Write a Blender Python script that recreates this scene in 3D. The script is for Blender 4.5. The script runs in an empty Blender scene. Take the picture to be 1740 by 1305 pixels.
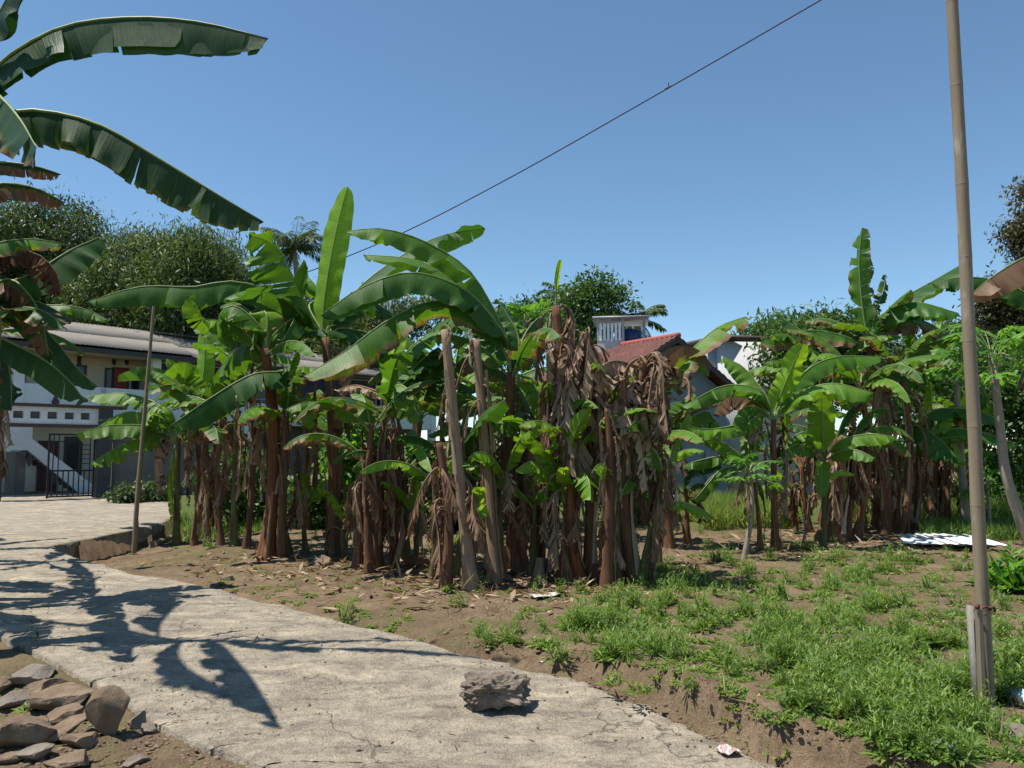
import bpy, math, random
import numpy as np
from mathutils import Vector

sc = bpy.context.scene
# ------------------------------------------------------------------ camera, sky, sun, exposure
CAM = np.array([0.0, 0.0, 1.5]); FPX = 1340.0; PITCH = math.atan((768 - 652.5) / FPX)
cam_d = bpy.data.cameras.new('camera'); cam = bpy.data.objects.new('camera', cam_d)
sc.collection.objects.link(cam); sc.camera = cam
cam.location = CAM; cam.rotation_euler = (math.radians(90) + PITCH, 0, 0)
cam_d.sensor_width = 36; cam_d.lens = FPX / 1740 * 36; cam_d.clip_end = 3000; cam_d.clip_start = 0.05
SUN = np.array([-0.43, -0.07, 1.0]); SUN /= np.linalg.norm(SUN)
world = bpy.data.worlds.new('World'); sc.world = world; world.use_nodes = True
wn = world.node_tree; bgn = wn.nodes['Background']
sky = wn.nodes.new('ShaderNodeTexSky'); sky.sky_type = 'NISHITA'; sky.sun_disc = False
sky.sun_elevation = math.asin(SUN[2]); sky.sun_rotation = math.atan2(SUN[0], SUN[1])
sky.air_density = 0.9; sky.dust_density = 0.0; sky.ozone_density = 0.8; sky.altitude = 300
tint = wn.nodes.new('ShaderNodeMix'); tint.data_type = 'RGBA'; tint.blend_type = 'MULTIPLY'; tint.inputs[0].default_value = 1.0; tint.inputs[7].default_value = (.82, .985, 1.01, 1)
wn.links.new(sky.outputs[0], tint.inputs[6]); wn.links.new(tint.outputs[2], bgn.inputs[0]); bgn.inputs[1].default_value = 0.101
sl = bpy.data.lights.new('sun', 'SUN'); so = bpy.data.objects.new('sun', sl); sc.collection.objects.link(so)
sl.energy = 5.0; sl.angle = math.radians(0.53); sl.color = (1.0, 0.94, 0.84)
so.rotation_euler = Vector(tuple(SUN)).to_track_quat('Z', 'Y').to_euler(); so.location = (-8, 0, 20)
sc.view_settings.view_transform = 'Standard'; sc.view_settings.look = 'None'
sc.view_settings.exposure = 0.6; sc.view_settings.gamma = 1.0; sc.view_settings.use_curve_mapping = False
sc.render.engine = 'CYCLES'; sc.cycles.use_denoising = True
sc.cycles.max_bounces = 6; sc.cycles.diffuse_bounces = 3; sc.cycles.transmission_bounces = 4
sc.cycles.transparent_max_bounces = 6; sc.cycles.caustics_reflective = False; sc.cycles.caustics_refractive = False

rng = np.random.default_rng(7)
def U(a, b): return float(rng.uniform(a, b))
def nrm(v): v = np.asarray(v, float); return v / (np.linalg.norm(v) + 1e-12)

def ray(px, py):
    x = (px - 870) / FPX; yu = (652.5 - py) / FPX
    return np.array([x, math.cos(PITCH) - yu * math.sin(PITCH), math.sin(PITCH) + yu * math.cos(PITCH)])
def P(px, py, d):
    r = ray(px, py); return CAM + r * (d / r[1])
def mpx(d): return d / FPX            # metres per photograph pixel at depth d

# ------------------------------------------------------------------ terrain
def road_z(y): return np.interp(y, [4.6, 5.57, 5.84, 6.3, 7.2, 8.66, 10.1, 11.5], [-.2, -.15, -.1, -.06, -.02, 0, .05, .12])
def edge_pt(px, py):                   # a road edge point read off the photograph, on the road's own surface
    r = ray(px, py); t = 4.0
    for _ in range(30): q = CAM + r * t; t += (q[2] - float(road_z(q[1]))) / -r[2]
    return tuple((CAM + r * t)[:2])
RE = np.array([(6, -3), (4, 1), (2.6, 3.0), (1.9, 3.8)] + [edge_pt(*q) for q in ((1320, 1305), (1240, 1258), (1130, 1205), (1030, 1165), (900, 1135), (760, 1100), (560, 1050), (380, 1000), (180, 960), (75, 928), (280, 888), (300, 870), (285, 852))] + [(-12.5, 28)], float)
LE = np.array([(-.3, -3), (-.4, 1), (-.75, 2.9), (-1.05, 3.9)] + [edge_pt(*q) for q in ((470, 1305), (400, 1280), (300, 1240), (248, 1212), (215, 1185), (150, 1150), (90, 1120), (20, 1085))] + [(-7.5, 9.2), (-10, 11), (-14, 15), (-16, 18), (-18, 22), (-20, 28)], float)
def sdist(x, y, poly):                 # positive on the right of the polyline's direction of travel
    best = np.full(x.shape, 1e9); sgn = np.ones(x.shape)
    for (ax, ay), (bx, by) in zip(poly[:-1], poly[1:]):
        dx, dy = bx - ax, by - ay; L2 = dx * dx + dy * dy
        t = np.clip(((x - ax) * dx + (y - ay) * dy) / L2, 0, 1)
        d = np.hypot(x - ax - t * dx, y - ay - t * dy)
        s = np.where(dx * (y - ay) - dy * (x - ax) > 0, -1.0, 1.0)
        m = d < best - 1e-9; best = np.where(m, d, best); sgn = np.where(m, s, sgn)
    return best * sgn
_ph = np.random.default_rng(3).uniform(0, 6.28, (24, 2)); _dr = np.random.default_rng(4).uniform(0, 6.28, 24)
def fnoise(x, y, f):                   # cheap smooth noise in about -1..1
    z = 0
    for k in range(6):
        a = _dr[k]; z = z + np.sin((x * math.cos(a) + y * math.sin(a)) * f * (0.7 + .25 * k) + _ph[k, 0])
    return z / 3.0
def sst(a, b, v): t = np.clip((v - a) / (b - a), 0, 1); return t * t * (3 - 2 * t)
def gz(x, y):
    x = np.asarray(x, float); y = np.asarray(y, float)
    near = 1 - sst(18, 40, np.hypot(x, y))
    fld = (.022 * fnoise(x, y, 2.1) + .012 * fnoise(y, x, 7.3) + .006 * fnoise(x, -y, 19)) * near
    fld = fld - .24 * sst(-4.2, -6.3, x) * sst(9.2, 11.5, y) * (1 - sst(17, 21, y)) + .12 * sst(19, 23, y) * sst(-6, -9, x)
    dR = sdist(x, y, RE); dL = sdist(x, y, LE); rz = road_z(y)
    bw = np.where(y > 9, .05, 1.0) * np.maximum(.05, .13 + .10 * fnoise(x, y, 5.0) + .06 * fnoise(y, x, 14))
    t = sst(.0, 1.0, (dR - .02) / bw)
    right = (rz - .03) * (1 - t) + fld * t
    tl = sst(0, .5, -dL)
    left = rz - .045 - .03 * tl + (.03 * fnoise(x, y, 4.2) + .02 * fnoise(x, y, 11)) * tl + .10 * sst(.8, 2.5, -dL)
    z = np.where(dR > 0, right, np.where(dL < 0, left, rz - .07))
    z = np.where((y > 26.4) & (dR <= 0), .05, z)
    return z
_lx = np.arange(-30, 30, .06); _ly = np.arange(2, 40, .06); _LZ = gz(*np.meshgrid(_lx, _ly))
def gzl(x, y):                         # quick look-up of the same height field
    i = np.clip((x + 30) / .06, 0, len(_lx) - 2); j = np.clip((y - 2) / .06, 0, len(_ly) - 2); i0 = np.int64(i); j0 = np.int64(j); u = i - i0; v = j - j0
    return (_LZ[j0, i0] * (1 - u) + _LZ[j0, i0 + 1] * u) * (1 - v) + (_LZ[j0 + 1, i0] * (1 - u) + _LZ[j0 + 1, i0 + 1] * u) * v
def G(px, py):                         # the ground point under a photograph pixel
    r = ray(px, py); t = 3.0
    for _ in range(40):
        p = CAM + r * t; t += (p[2] - gzl(p[0], p[1])) / max(-r[2], .02) * .6
    return CAM + r * t
def Gv(px, py):                        # the same for arrays of pixels
    px = np.asarray(px, float); py = np.asarray(py, float); x = (px - 870) / FPX; yu = (652.5 - py) / FPX
    r = np.stack([x, math.cos(PITCH) - yu * math.sin(PITCH), math.sin(PITCH) + yu * math.cos(PITCH)], -1); t = np.full(len(px), 3.0)
    for _ in range(40):
        p = CAM + r * t[:, None]; t = t + (p[:, 2] - gzl(p[:, 0], p[:, 1])) / np.maximum(-r[:, 2], .02) * .6
    return CAM + r * t[:, None]

# ------------------------------------------------------------------ object helpers
COL = sc.collection
def mk(name, V, F, mat, parent=None, origin=None, uv=None, smooth=True):
    V = np.asarray(V, np.float32).reshape(-1, 3)
    if origin is not None: V = V - np.asarray(origin, np.float32)
    me = bpy.data.meshes.new(name)
    if isinstance(F, np.ndarray):
        k = F.shape[1]; nf = len(F)
        me.vertices.add(len(V)); me.vertices.foreach_set('co', V.ravel())
        me.loops.add(nf * k); me.loops.foreach_set('vertex_index', F.astype(np.int32).ravel())
        me.polygons.add(nf); me.polygons.foreach_set('loop_start', np.arange(0, nf * k, k, dtype=np.int32))
        me.update(calc_edges=True)
    else:
        me.from_pydata([tuple(map(float, v)) for v in V], [], F)
    if uv is not None:
        l = np.empty(len(me.loops), np.int32); me.loops.foreach_get('vertex_index', l)
        lay = me.uv_layers.new(name='UVMap'); lay.data.foreach_set('uv', np.asarray(uv, np.float32)[l].ravel())
    if smooth: me.polygons.foreach_set('use_smooth', np.ones(len(me.polygons), bool))
    me.materials.append(mat); me.update()
    o = bpy.data.objects.new(name, me); COL.objects.link(o)
    if parent is not None: o.parent = parent
    elif origin is not None: o.location = tuple(map(float, origin))
    return o
def tag(o, label, cat, group=None):
    o['label'] = label; o['category'] = cat
    if group: o['group'] = group
    return o
def thing(name, loc, label, cat, group=None, rz=0):
    o = bpy.data.objects.new(name, None); COL.objects.link(o)
    o.location = tuple(map(float, loc)); o.rotation_euler = (0, 0, rz); o.empty_display_size = .2
    return tag(o, label, cat, group)
def struct(o, kind='structure'): o['kind'] = kind; return o
BOXF = np.array([(0,3,2,1),(4,5,6,7),(0,1,5,4),(1,2,6,5),(2,3,7,6),(3,0,4,7)])
def boxv(x0, x1, y0, y1, z0, z1):
    return np.array([(x0,y0,z0),(x1,y0,z0),(x1,y1,z0),(x0,y1,z0),(x0,y0,z1),(x1,y0,z1),(x1,y1,z1),(x0,y1,z1)], float)
class MB:                              # collects shapes into one mesh
    def __init__(s): s.V = []; s.F = []; s.n = 0
    def add(s, V, F):
        V = np.asarray(V, float); s.V.append(V); s.F += [tuple(int(i) + s.n for i in f) for f in F]; s.n += len(V); return s
    def box(s, *a): return s.add(boxv(*a), BOXF)
    def tube(s, pts, rad, k=8, cap=True):
        V, F = tube(pts, rad, k, cap); return s.add(V, F)
    def build(s, name, mat, parent=None, origin=None, smooth=False):
        return mk(name, np.vstack(s.V), s.F, mat, parent, origin, smooth=smooth)
def frames(pts):
    pts = np.asarray(pts, float); T = np.gradient(pts, axis=0); T /= np.linalg.norm(T, axis=1)[:, None] + 1e-9
    A = np.zeros_like(T); ref = np.array([0, 0, 1.]) if abs(T[0][2]) < .9 else np.array([1., 0, 0])
    a = nrm(np.cross(T[0], ref))
    for i in range(len(T)):
        a = nrm(a - T[i] * (a @ T[i])); A[i] = a
    return T, A, np.cross(A, T)
def tube(pts, rad, k=8, cap=True):
    pts = np.asarray(pts, float); n = len(pts); rad = np.broadcast_to(np.asarray(rad, float), (n,))
    T, A, B = frames(pts); th = np.arange(k) * 2 * math.pi / k
    V = pts[:, None] + rad[:, None, None] * (np.cos(th)[None, :, None] * A[:, None] + np.sin(th)[None, :, None] * B[:, None])
    F = [(i * k + j, i * k + (j + 1) % k, (i + 1) * k + (j + 1) % k, (i + 1) * k + j) for i in range(n - 1) for j in range(k)]
    if cap: F += [tuple(range(k))[::-1], tuple((n - 1) * k + j for j in range(k))]
    return V.reshape(-1, 3), F
def crv(ctrl, n):                      # smooth curve through the control points, even spacing
    c = np.asarray(ctrl, float)
    if len(c) == 2: return c[0] + np.linspace(0, 1, n)[:, None] * (c[1] - c[0])
    e = np.vstack([2 * c[0] - c[1], c, 2 * c[-1] - c[-2]]); out = []
    for i in range(len(c) - 1):
        p0, p1, p2, p3 = e[i:i + 4]; t = np.linspace(0, 1, 16, endpoint=False)[:, None]
        out.append(.5 * (2 * p1 + (p2 - p0) * t + (2 * p0 - 5 * p1 + 4 * p2 - p3) * t**2 + (3 * p1 - p0 - 3 * p2 + p3) * t**3))
    q = np.vstack(out + [c[-1:]]); s = np.r_[0, np.cumsum(np.linalg.norm(np.diff(q, axis=0), axis=1))]
    return np.stack([np.interp(np.linspace(0, s[-1], n), s, q[:, k]) for k in range(3)], 1)

# ------------------------------------------------------------------ materials
class NT:
    def __init__(s, name):
        s.m = bpy.data.materials.new(name); s.m.use_nodes = True; s.t = s.m.node_tree
        s.b = s.t.nodes['Principled BSDF']; s.out = s.t.nodes['Material Output']
    def n(s, ty, ins=None, **pr):
        nd = s.t.nodes.new('ShaderNode' + ty)
        for k, v in pr.items(): setattr(nd, k, v)
        for k, v in (ins or {}).items():
            if isinstance(v, bpy.types.NodeSocket): s.t.links.new(v, nd.inputs[k])
            elif isinstance(v, bpy.types.Node): s.t.links.new(v.outputs[0], nd.inputs[k])
            else: nd.inputs[k].default_value = v
        return nd
    def noise(s, vec, scale, detail=4, rough=.6, dist=0):
        ins = {'Scale': scale, 'Detail': detail, 'Roughness': rough, 'Distortion': dist}
        if vec is not None: ins['Vector'] = vec
        return s.n('TexNoise', ins).outputs['Fac']
    def ramp(s, fac, stops):
        nd = s.n('ValToRGB', {'Fac': fac}); cr = nd.color_ramp
        while len(cr.elements) < len(stops): cr.elements.new(.5)
        for e, (p, c) in zip(cr.elements, stops):
            e.position = p; e.color = (c, c, c, 1) if isinstance(c, (int, float)) else tuple(c) + (1,)
        return nd.outputs[0]
    def mix(s, f, a, b, mode='MIX'):
        nd = s.n('Mix', data_type='RGBA', blend_type=mode)
        for sock, v in ((nd.inputs[0], f), (nd.inputs[6], a), (nd.inputs[7], b)):
            if isinstance(v, bpy.types.NodeSocket): s.t.links.new(v, sock)
            else: sock.default_value = v if isinstance(v, (int, float)) else tuple(v) + (1,)
        return nd.outputs[2]
    def math(s, op, a, b=0.0, clamp=False):
        nd = s.n('Math', {0: a, 1: b}, operation=op); nd.use_clamp = clamp; return nd.outputs[0]
    def set(s, **kw):
        for k, v in kw.items():
            k = k.replace('_', ' ')
            if isinstance(v, bpy.types.NodeSocket): s.t.links.new(v, s.b.inputs[k])
            else: s.b.inputs[k].default_value = (tuple(v) + (1,)) if isinstance(v, tuple) and len(v) == 3 else v
        return s
    def bump(s, h, strength=.4, dist=.02, prev=None):
        ins = {'Height': h, 'Strength': strength, 'Distance': dist}
        if prev is not None: ins['Normal'] = prev
        o = s.n('Bump', ins).outputs[0]; s.t.links.new(o, s.b.inputs['Normal']); return o
    def obj(s): return s.n('TexCoord').outputs['Object']
    def pos(s): return s.n('NewGeometry').outputs['Position']
    def prop(s, name): return s.n('Attribute', attribute_type='OBJECT', attribute_name=name).outputs['Fac']
    def rnd(s): return s.n('ObjectInfo').outputs['Random']
    def uv(s): return s.n('UVMap').outputs[0]
    def scale(s, v, xyz): return s.n('VectorMath', {0: v, 1: xyz}, operation='MULTIPLY').outputs[0]
    def translucent(s, col, fac):
        tr = s.n('BsdfTranslucent', {'Color': col}); nm = s.b.inputs['Normal']
        if nm.is_linked: s.t.links.new(nm.links[0].from_socket, tr.inputs['Normal'])
        mx = s.n('MixShader', {0: fac, 1: s.b.outputs[0], 2: tr.outputs[0]})
        s.t.links.new(mx.outputs[0], s.out.inputs[0]); return s
def plain(name, col, rough=.7, var=.25, sc_=6.0, bump=.15, metal=0.0, spec=.4):
    t = NT(name); v = t.obj(); a = t.noise(v, sc_, 6, .65); b = t.noise(v, sc_ * 9, 3)
    f = t.math('ADD', t.math('MULTIPLY', a, .7), t.math('MULTIPLY', b, .3))
    lo = tuple(c * (1 - var) for c in col); hi = tuple(min(1, c * (1 + var)) for c in col)
    t.set(Base_Color=t.ramp(f, [(.3, lo), (.7, hi)]), Roughness=rough, Metallic=metal, Specular_IOR_Level=spec)
    if bump: t.bump(f, bump, .02)
    return t.m

def mat_leaf(name, dark, mid, young, transl):
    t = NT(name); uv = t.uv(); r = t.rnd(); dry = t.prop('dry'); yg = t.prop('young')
    sep = t.n('SeparateXYZ', {0: uv}); u = sep.outputs[1]
    veins = t.noise(t.scale(uv, (70, 1.2, 1)), 1.0, 3, .6)
    patch = t.noise(t.scale(uv, (3.2, 1.4, 1)), 1.0, 3, .6)
    base = t.mix(r, dark, mid); base = t.mix(yg, base, young); base = t.mix(t.prop('shade_tint'), base, (.012, .036, .020))  # last mix paints shade into the leaf colour as a dark blue-green
    base = t.mix(t.ramp(veins, [(.35, 0), (.65, 1)]), base, t.mix(1.0, base, (1.5, 1.45, 1.35), 'MULTIPLY'))
    base = t.mix(t.math('MULTIPLY', patch, .5), base, t.mix(1.0, base, (.65, .7, .6), 'MULTIPLY'))
    # a yellow then brown margin, wider the drier the leaf
    e = t.math('ADD', t.math('ADD', u, t.math('MULTIPLY', t.noise(t.scale(uv, (9, 2.2, 1)), 1.0, 5, .7), 1.1)), t.math('MULTIPLY', dry, 1.5))
    yel = t.ramp(t.math('SUBTRACT', e, 1.15), [(.48, 0), (.72, 1)]); brn = t.ramp(t.math('SUBTRACT', e, 1.3), [(.5, 0), (.62, 1)])
    c1 = t.mix(t.math('MULTIPLY', yel, .6), base, (.22, .19, .03)); c1 = t.mix(brn, c1, t.mix(veins, (.085, .042, .022), (.24, .15, .09)))
    rib = t.ramp(u, [(.0, 1), (.05, 0)]); c1 = t.mix(t.math('MULTIPLY', rib, .5), c1, (.18, .24, .07))
    t.set(Base_Color=c1, Roughness=.48, Specular_IOR_Level=.27)
    t.bump(veins, .35, .012)
    t.translucent(t.mix(1.0, c1, t.mix(brn, (3.0, 2.7, 1.0), (1.2, 1.0, .7)), 'MULTIPLY'), transl)
    return t.m
def mat_dead(name, lo, hi):
    t = NT(name); uv = t.uv(); veins = t.noise(t.scale(uv, (55, 2.5, 1)), 1.0, 4, .65)
    blot = t.noise(t.scale(uv, (5, 3, 1)), 1.0, 4, .6); r = t.rnd()
    c = t.mix(veins, lo, hi); c = t.mix(t.ramp(blot, [(.4, 0), (.7, .8)]), c, t.mix(r, (.07, .035, .02), (.40, .31, .22)))
    c = t.mix(t.math('MULTIPLY', t.ramp(r, [(.0, 1), (.4, 0)]), .8), c, t.mix(1.0, c, (.40, .32, .28), 'MULTIPLY')); c = t.mix(t.math('MULTIPLY', t.ramp(r, [(.75, 0), (.95, 1)]), .55), c, (.50, .42, .30))
    t.set(Base_Color=c, Roughness=.8, Specular_IOR_Level=.2); t.bump(veins, .6, .015)
    t.translucent(t.mix(1.0, c, (1.2, 1.0, .8), 'MULTIPLY'), .18); return t.m
def mat_stem(name, cols, streak=1.0):
    t = NT(name); uv = t.uv(); r = t.rnd()
    fib = t.noise(t.scale(uv, (5.0, .55, 1)), 4.0, 6, .7); fine = t.noise(t.scale(uv, (40, .8, 1)), 3.0, 3, .6)
    blot = t.noise(t.scale(uv, (2.0, 1.6, 1)), 1.6, 5, .65)
    c = t.ramp(t.math('ADD', t.math('MULTIPLY', fib, .65), t.math('MULTIPLY', fine, .35)), [(.3, cols[0]), (.5, cols[1]), (.68, cols[2])])
    c = t.mix(t.ramp(blot, [(.45, 0), (.7, .85)]), c, cols[3])
    c = t.mix(t.math('MULTIPLY', r, .55), c, t.mix(1.0, c, (.55, .48, .42), 'MULTIPLY'))
    t.set(Base_Color=c, Roughness=.75, Specular_IOR_Level=.25); t.bump(fib, .8, .03, t.bump(fine, .4, .01)); return t.m
def mat_foliage(name, a, b, c, transl=.3, rough=.5):
    t = NT(name); uv = t.uv(); sep = t.n('SeparateXYZ', {0: uv})     # uv.x: a random number per leaf
    col = t.ramp(sep.outputs[0], [(.0, a), (.5, b), (1.0, c)])
    t.set(Base_Color=col, Roughness=rough, Specular_IOR_Level=.4)
    t.translucent(t.mix(1.0, col, (2.4, 2.2, 1.0), 'MULTIPLY'), transl); return t.m

M = {}
M['leaf'] = mat_leaf('banana_leaf', (.018, .064, .012), (.050, .130, .015), (.16, .29, .022), .28)
M['dead'] = mat_dead('dead_leaf', (.17, .10, .066), (.46, .325, .23))
M['dead_dark'] = mat_dead('dead_leaf_brown', (.105, .048, .026), (.30, .165, .095))
M['rib'] = plain('midrib', (.16, .22, .07), .5, .25, 8, 0)
M['rib_dead'] = plain('midrib_dry', (.20, .13, .08), .8, .3, 8, 0)
M['stem'] = mat_stem('stem_brown', [(.03, .013, .009), (.15, .068, .036), (.36, .22, .13), (.18, .095, .052)])
M['stem_red'] = mat_stem('stem_red_brown', [(.045, .018, .012), (.23, .085, .035), (.37, .18, .085), (.13, .06, .038)])
M['stem_green'] = mat_stem('stem_green', [(.06, .07, .03), (.13, .14, .05), (.22, .20, .09), (.13, .075, .045)])
M['stump'] = mat_stem('stem_bare_grey', [(.20, .125, .085), (.37, .255, .18), (.50, .37, .265), (.30, .195, .135)])

def mat_ground():
    t = NT('soil'); p = t.pos()
    big = t.noise(p, .55, 5, .6); mid = t.noise(p, 3.1, 6, .7); fine = t.noise(p, 26, 5, .75); grit = t.noise(p, 110, 2, .6)
    soil = t.ramp(t.math('ADD', t.math('MULTIPLY', mid, .6), t.math('MULTIPLY', fine, .4)),
                  [(.3, (.065, .042, .026)), (.48, (.155, .108, .068)), (.6, (.225, .163, .106)), (.75, (.33, .25, .17))])
    soil = t.mix(t.ramp(grit, [(.58, 0), (.72, .7)]), soil, (.30, .24, .17))
    soil = t.mix(t.ramp(big, [(.45, 0), (.7, .55)]), soil, t.mix(1.0, soil, (.62, .6, .6), 'MULTIPLY'))
    far = t.n('SeparateXYZ', {0: p}); gy = t.math('ADD', far.outputs[1], t.math('MULTIPLY', mid, 5))
    grass = t.ramp(fine, [(.3, (.03, .05, .012)), (.7, (.12, .15, .04))])
    col = t.mix(t.ramp(t.math('MULTIPLY', gy, .04), [(.68, 0), (.8, 1)]), soil, grass)
    moss = t.ramp(t.math('MULTIPLY', big, mid), [(.24, 0), (.34, .6)])
    col = t.mix(moss, col, (.085, .09, .03))
    t.set(Base_Color=col, Roughness=.95, Specular_IOR_Level=.15)
    b1 = t.bump(mid, .5, .08); b2 = t.bump(fine, .8, .03, b1); t.bump(grit, .7, .008, b2); return t.m
def mat_road():
    t = NT('worn_concrete'); p = t.pos(); ps = t.n('Mapping', {0: p, 'Rotation': (0, 0, -.75), 'Scale': (1, 2.3, 1)}).outputs[0]
    big = t.noise(p, .8, 5, .62); st = t.noise(ps, 2.6, 7, .75, .5); fine = t.noise(p, 34, 5, .8); peb = t.n('TexVoronoi', {'Vector': p, 'Scale': 60.0}).outputs['Distance']
    c = t.ramp(st, [(.28, (.125, .106, .085)), (.40, (.23, .197, .155)), (.50, (.325, .28, .215)), (.60, (.43, .37, .28)), (.72, (.56, .475, .345))])
    c = t.mix(t.ramp(big, [(.45, 0), (.66, .5)]), c, (.26, .228, .185))
    c = t.mix(t.ramp(t.noise(p, 7.5, 6, .78), [(.5, 0), (.66, .6)]), c, t.mix(1.0, c, (.52, .49, .46), 'MULTIPLY')); c = t.mix(t.ramp(fine, [(.48, 0), (.68, .7)]), c, t.mix(1.0, c, (.5, .48, .46), 'MULTIPLY'))
    c = t.mix(t.ramp(peb, [(.12, .6), (.3, 0)]), c, (.46, .42, .36))
    vo = t.n('TexVoronoi', {'Vector': t.n('VectorMath', {0: p, 1: t.n('TexNoise', {'Vector': p, 'Scale': 2.2, 'Detail': 5}).outputs['Color']}, operation='ADD').outputs[0], 'Scale': .62}, feature='DISTANCE_TO_EDGE').outputs['Distance']
    crack = t.math('MULTIPLY', t.ramp(vo, [(.0025, 1), (.007, 0)]), t.ramp(t.noise(p, 1.1, 3), [(.44, 0), (.56, 1)])); c = t.mix(t.math('MULTIPLY', crack, .7), c, (.07, .058, .045))
    t.set(Base_Color=c, Roughness=.9, Specular_IOR_Level=.25)
    b1 = t.bump(st, .6, .05); b2 = t.bump(fine, .9, .02, b1); t.bump(t.math('SUBTRACT', peb, crack), .6, .01, b2); return t.m
M['ground'] = mat_ground(); M['road'] = mat_road()

# ------------------------------------------------------------------ ground and road
def axis(a, b, st, far_lo, far_hi, g=1.16):
    c = list(np.arange(a, b, st)); s = st; v = c[-1]
    while v < far_hi: s *= g; v += s; c.append(v)
    s = st; v = c[0]
    while v > far_lo: s *= g; v -= s; c.insert(0, v)
    return np.array(c)
gx = axis(-8, 7.5, .055, -900, 900); gy = axis(2.0, 15.5, .055, -60, 1500)
X, Y = np.meshgrid(gx, gy); Z = gz(X, Y)
# rough crumbs on the near soil and a cut, gullied bank
dRg = sdist(X, Y, RE); fieldm = (dRg > 0) & (Y < 16) & (np.abs(X) < 9)
bankm = np.exp(-((dRg - .13) / .10) ** 2) * (dRg > -.02) * (Y < 6.5)
cr = np.random.default_rng(9).normal(0, 1, Z.shape)
Z = Z + fieldm * (.006 * cr) + bankm * (.030 * fnoise(X, Y, 24) + .020 * fnoise(Y, X, 47) + .018 * cr)
leftm = (sdist(X, Y, LE) < -.05) & (Y < 8); Z = Z + leftm * .009 * cr
nx, ny = len(gx), len(gy); ii = np.arange(ny - 1)[:, None] * nx + np.arange(nx - 1)[None]
GF = np.stack([ii, ii + 1, ii + nx + 1, ii + nx], -1).reshape(-1, 4)
struct(mk('ground', np.stack([X, Y, Z], -1).reshape(-1, 3), GF, M['ground']))

def resamp(poly, k):
    out = []
    for a, b in zip(poly[:-1], poly[1:]):
        out += [a + (b - a) * i / k for i in range(k)]
    return np.array(out + [poly[-1]])
kR = 14; Rr, Lr = resamp(RE, kR), resamp(LE, kR); nr = len(Rr); nc = 90
er = np.random.default_rng(5)
jr = np.convolve(er.normal(0, .045, nr + 4), np.ones(5) / 3.2, 'valid'); jl = np.convolve(er.normal(0, .03, nr + 4), np.ones(5) / 3.5, 'valid')
Rr = Rr + np.stack([jr, jr * .5], 1); Lr = Lr + np.stack([jl, -jl], 1)
tt = np.linspace(0, 1, nc)
XY = Lr[:, None] * (1 - tt)[None, :, None] + Rr[:, None] * tt[None, :, None]
RZ = road_z(XY[..., 1]) + .008 * fnoise(XY[..., 0], XY[..., 1], 3.0) + .004 * fnoise(XY[..., 1], XY[..., 0], 9) + .0025 * er.normal(0, 1, XY.shape[:2])
edge = np.minimum(tt, 1 - tt) * 6; RZ = RZ - .025 * np.exp(-edge * 9)[None, :]
skL = np.dstack([Lr[:, None], (RZ[:, 0] - .22)[:, None, None]]); skR = np.dstack([Rr[:, None], (RZ[:, -1] - np.interp(Rr[:, 1], [9, 11], [.16, .6]))[:, None, None]])
RV = np.concatenate([skL, np.dstack([XY, RZ]), skR], 1); w = nc + 2
ii = np.arange(nr - 1)[:, None] * w + np.arange(w - 1)[None]
struct(mk('concrete_road', RV.reshape(-1, 3), np.stack([ii, ii + 1, ii + w + 1, ii + w], -1).reshape(-1, 4), M['road']))
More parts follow.
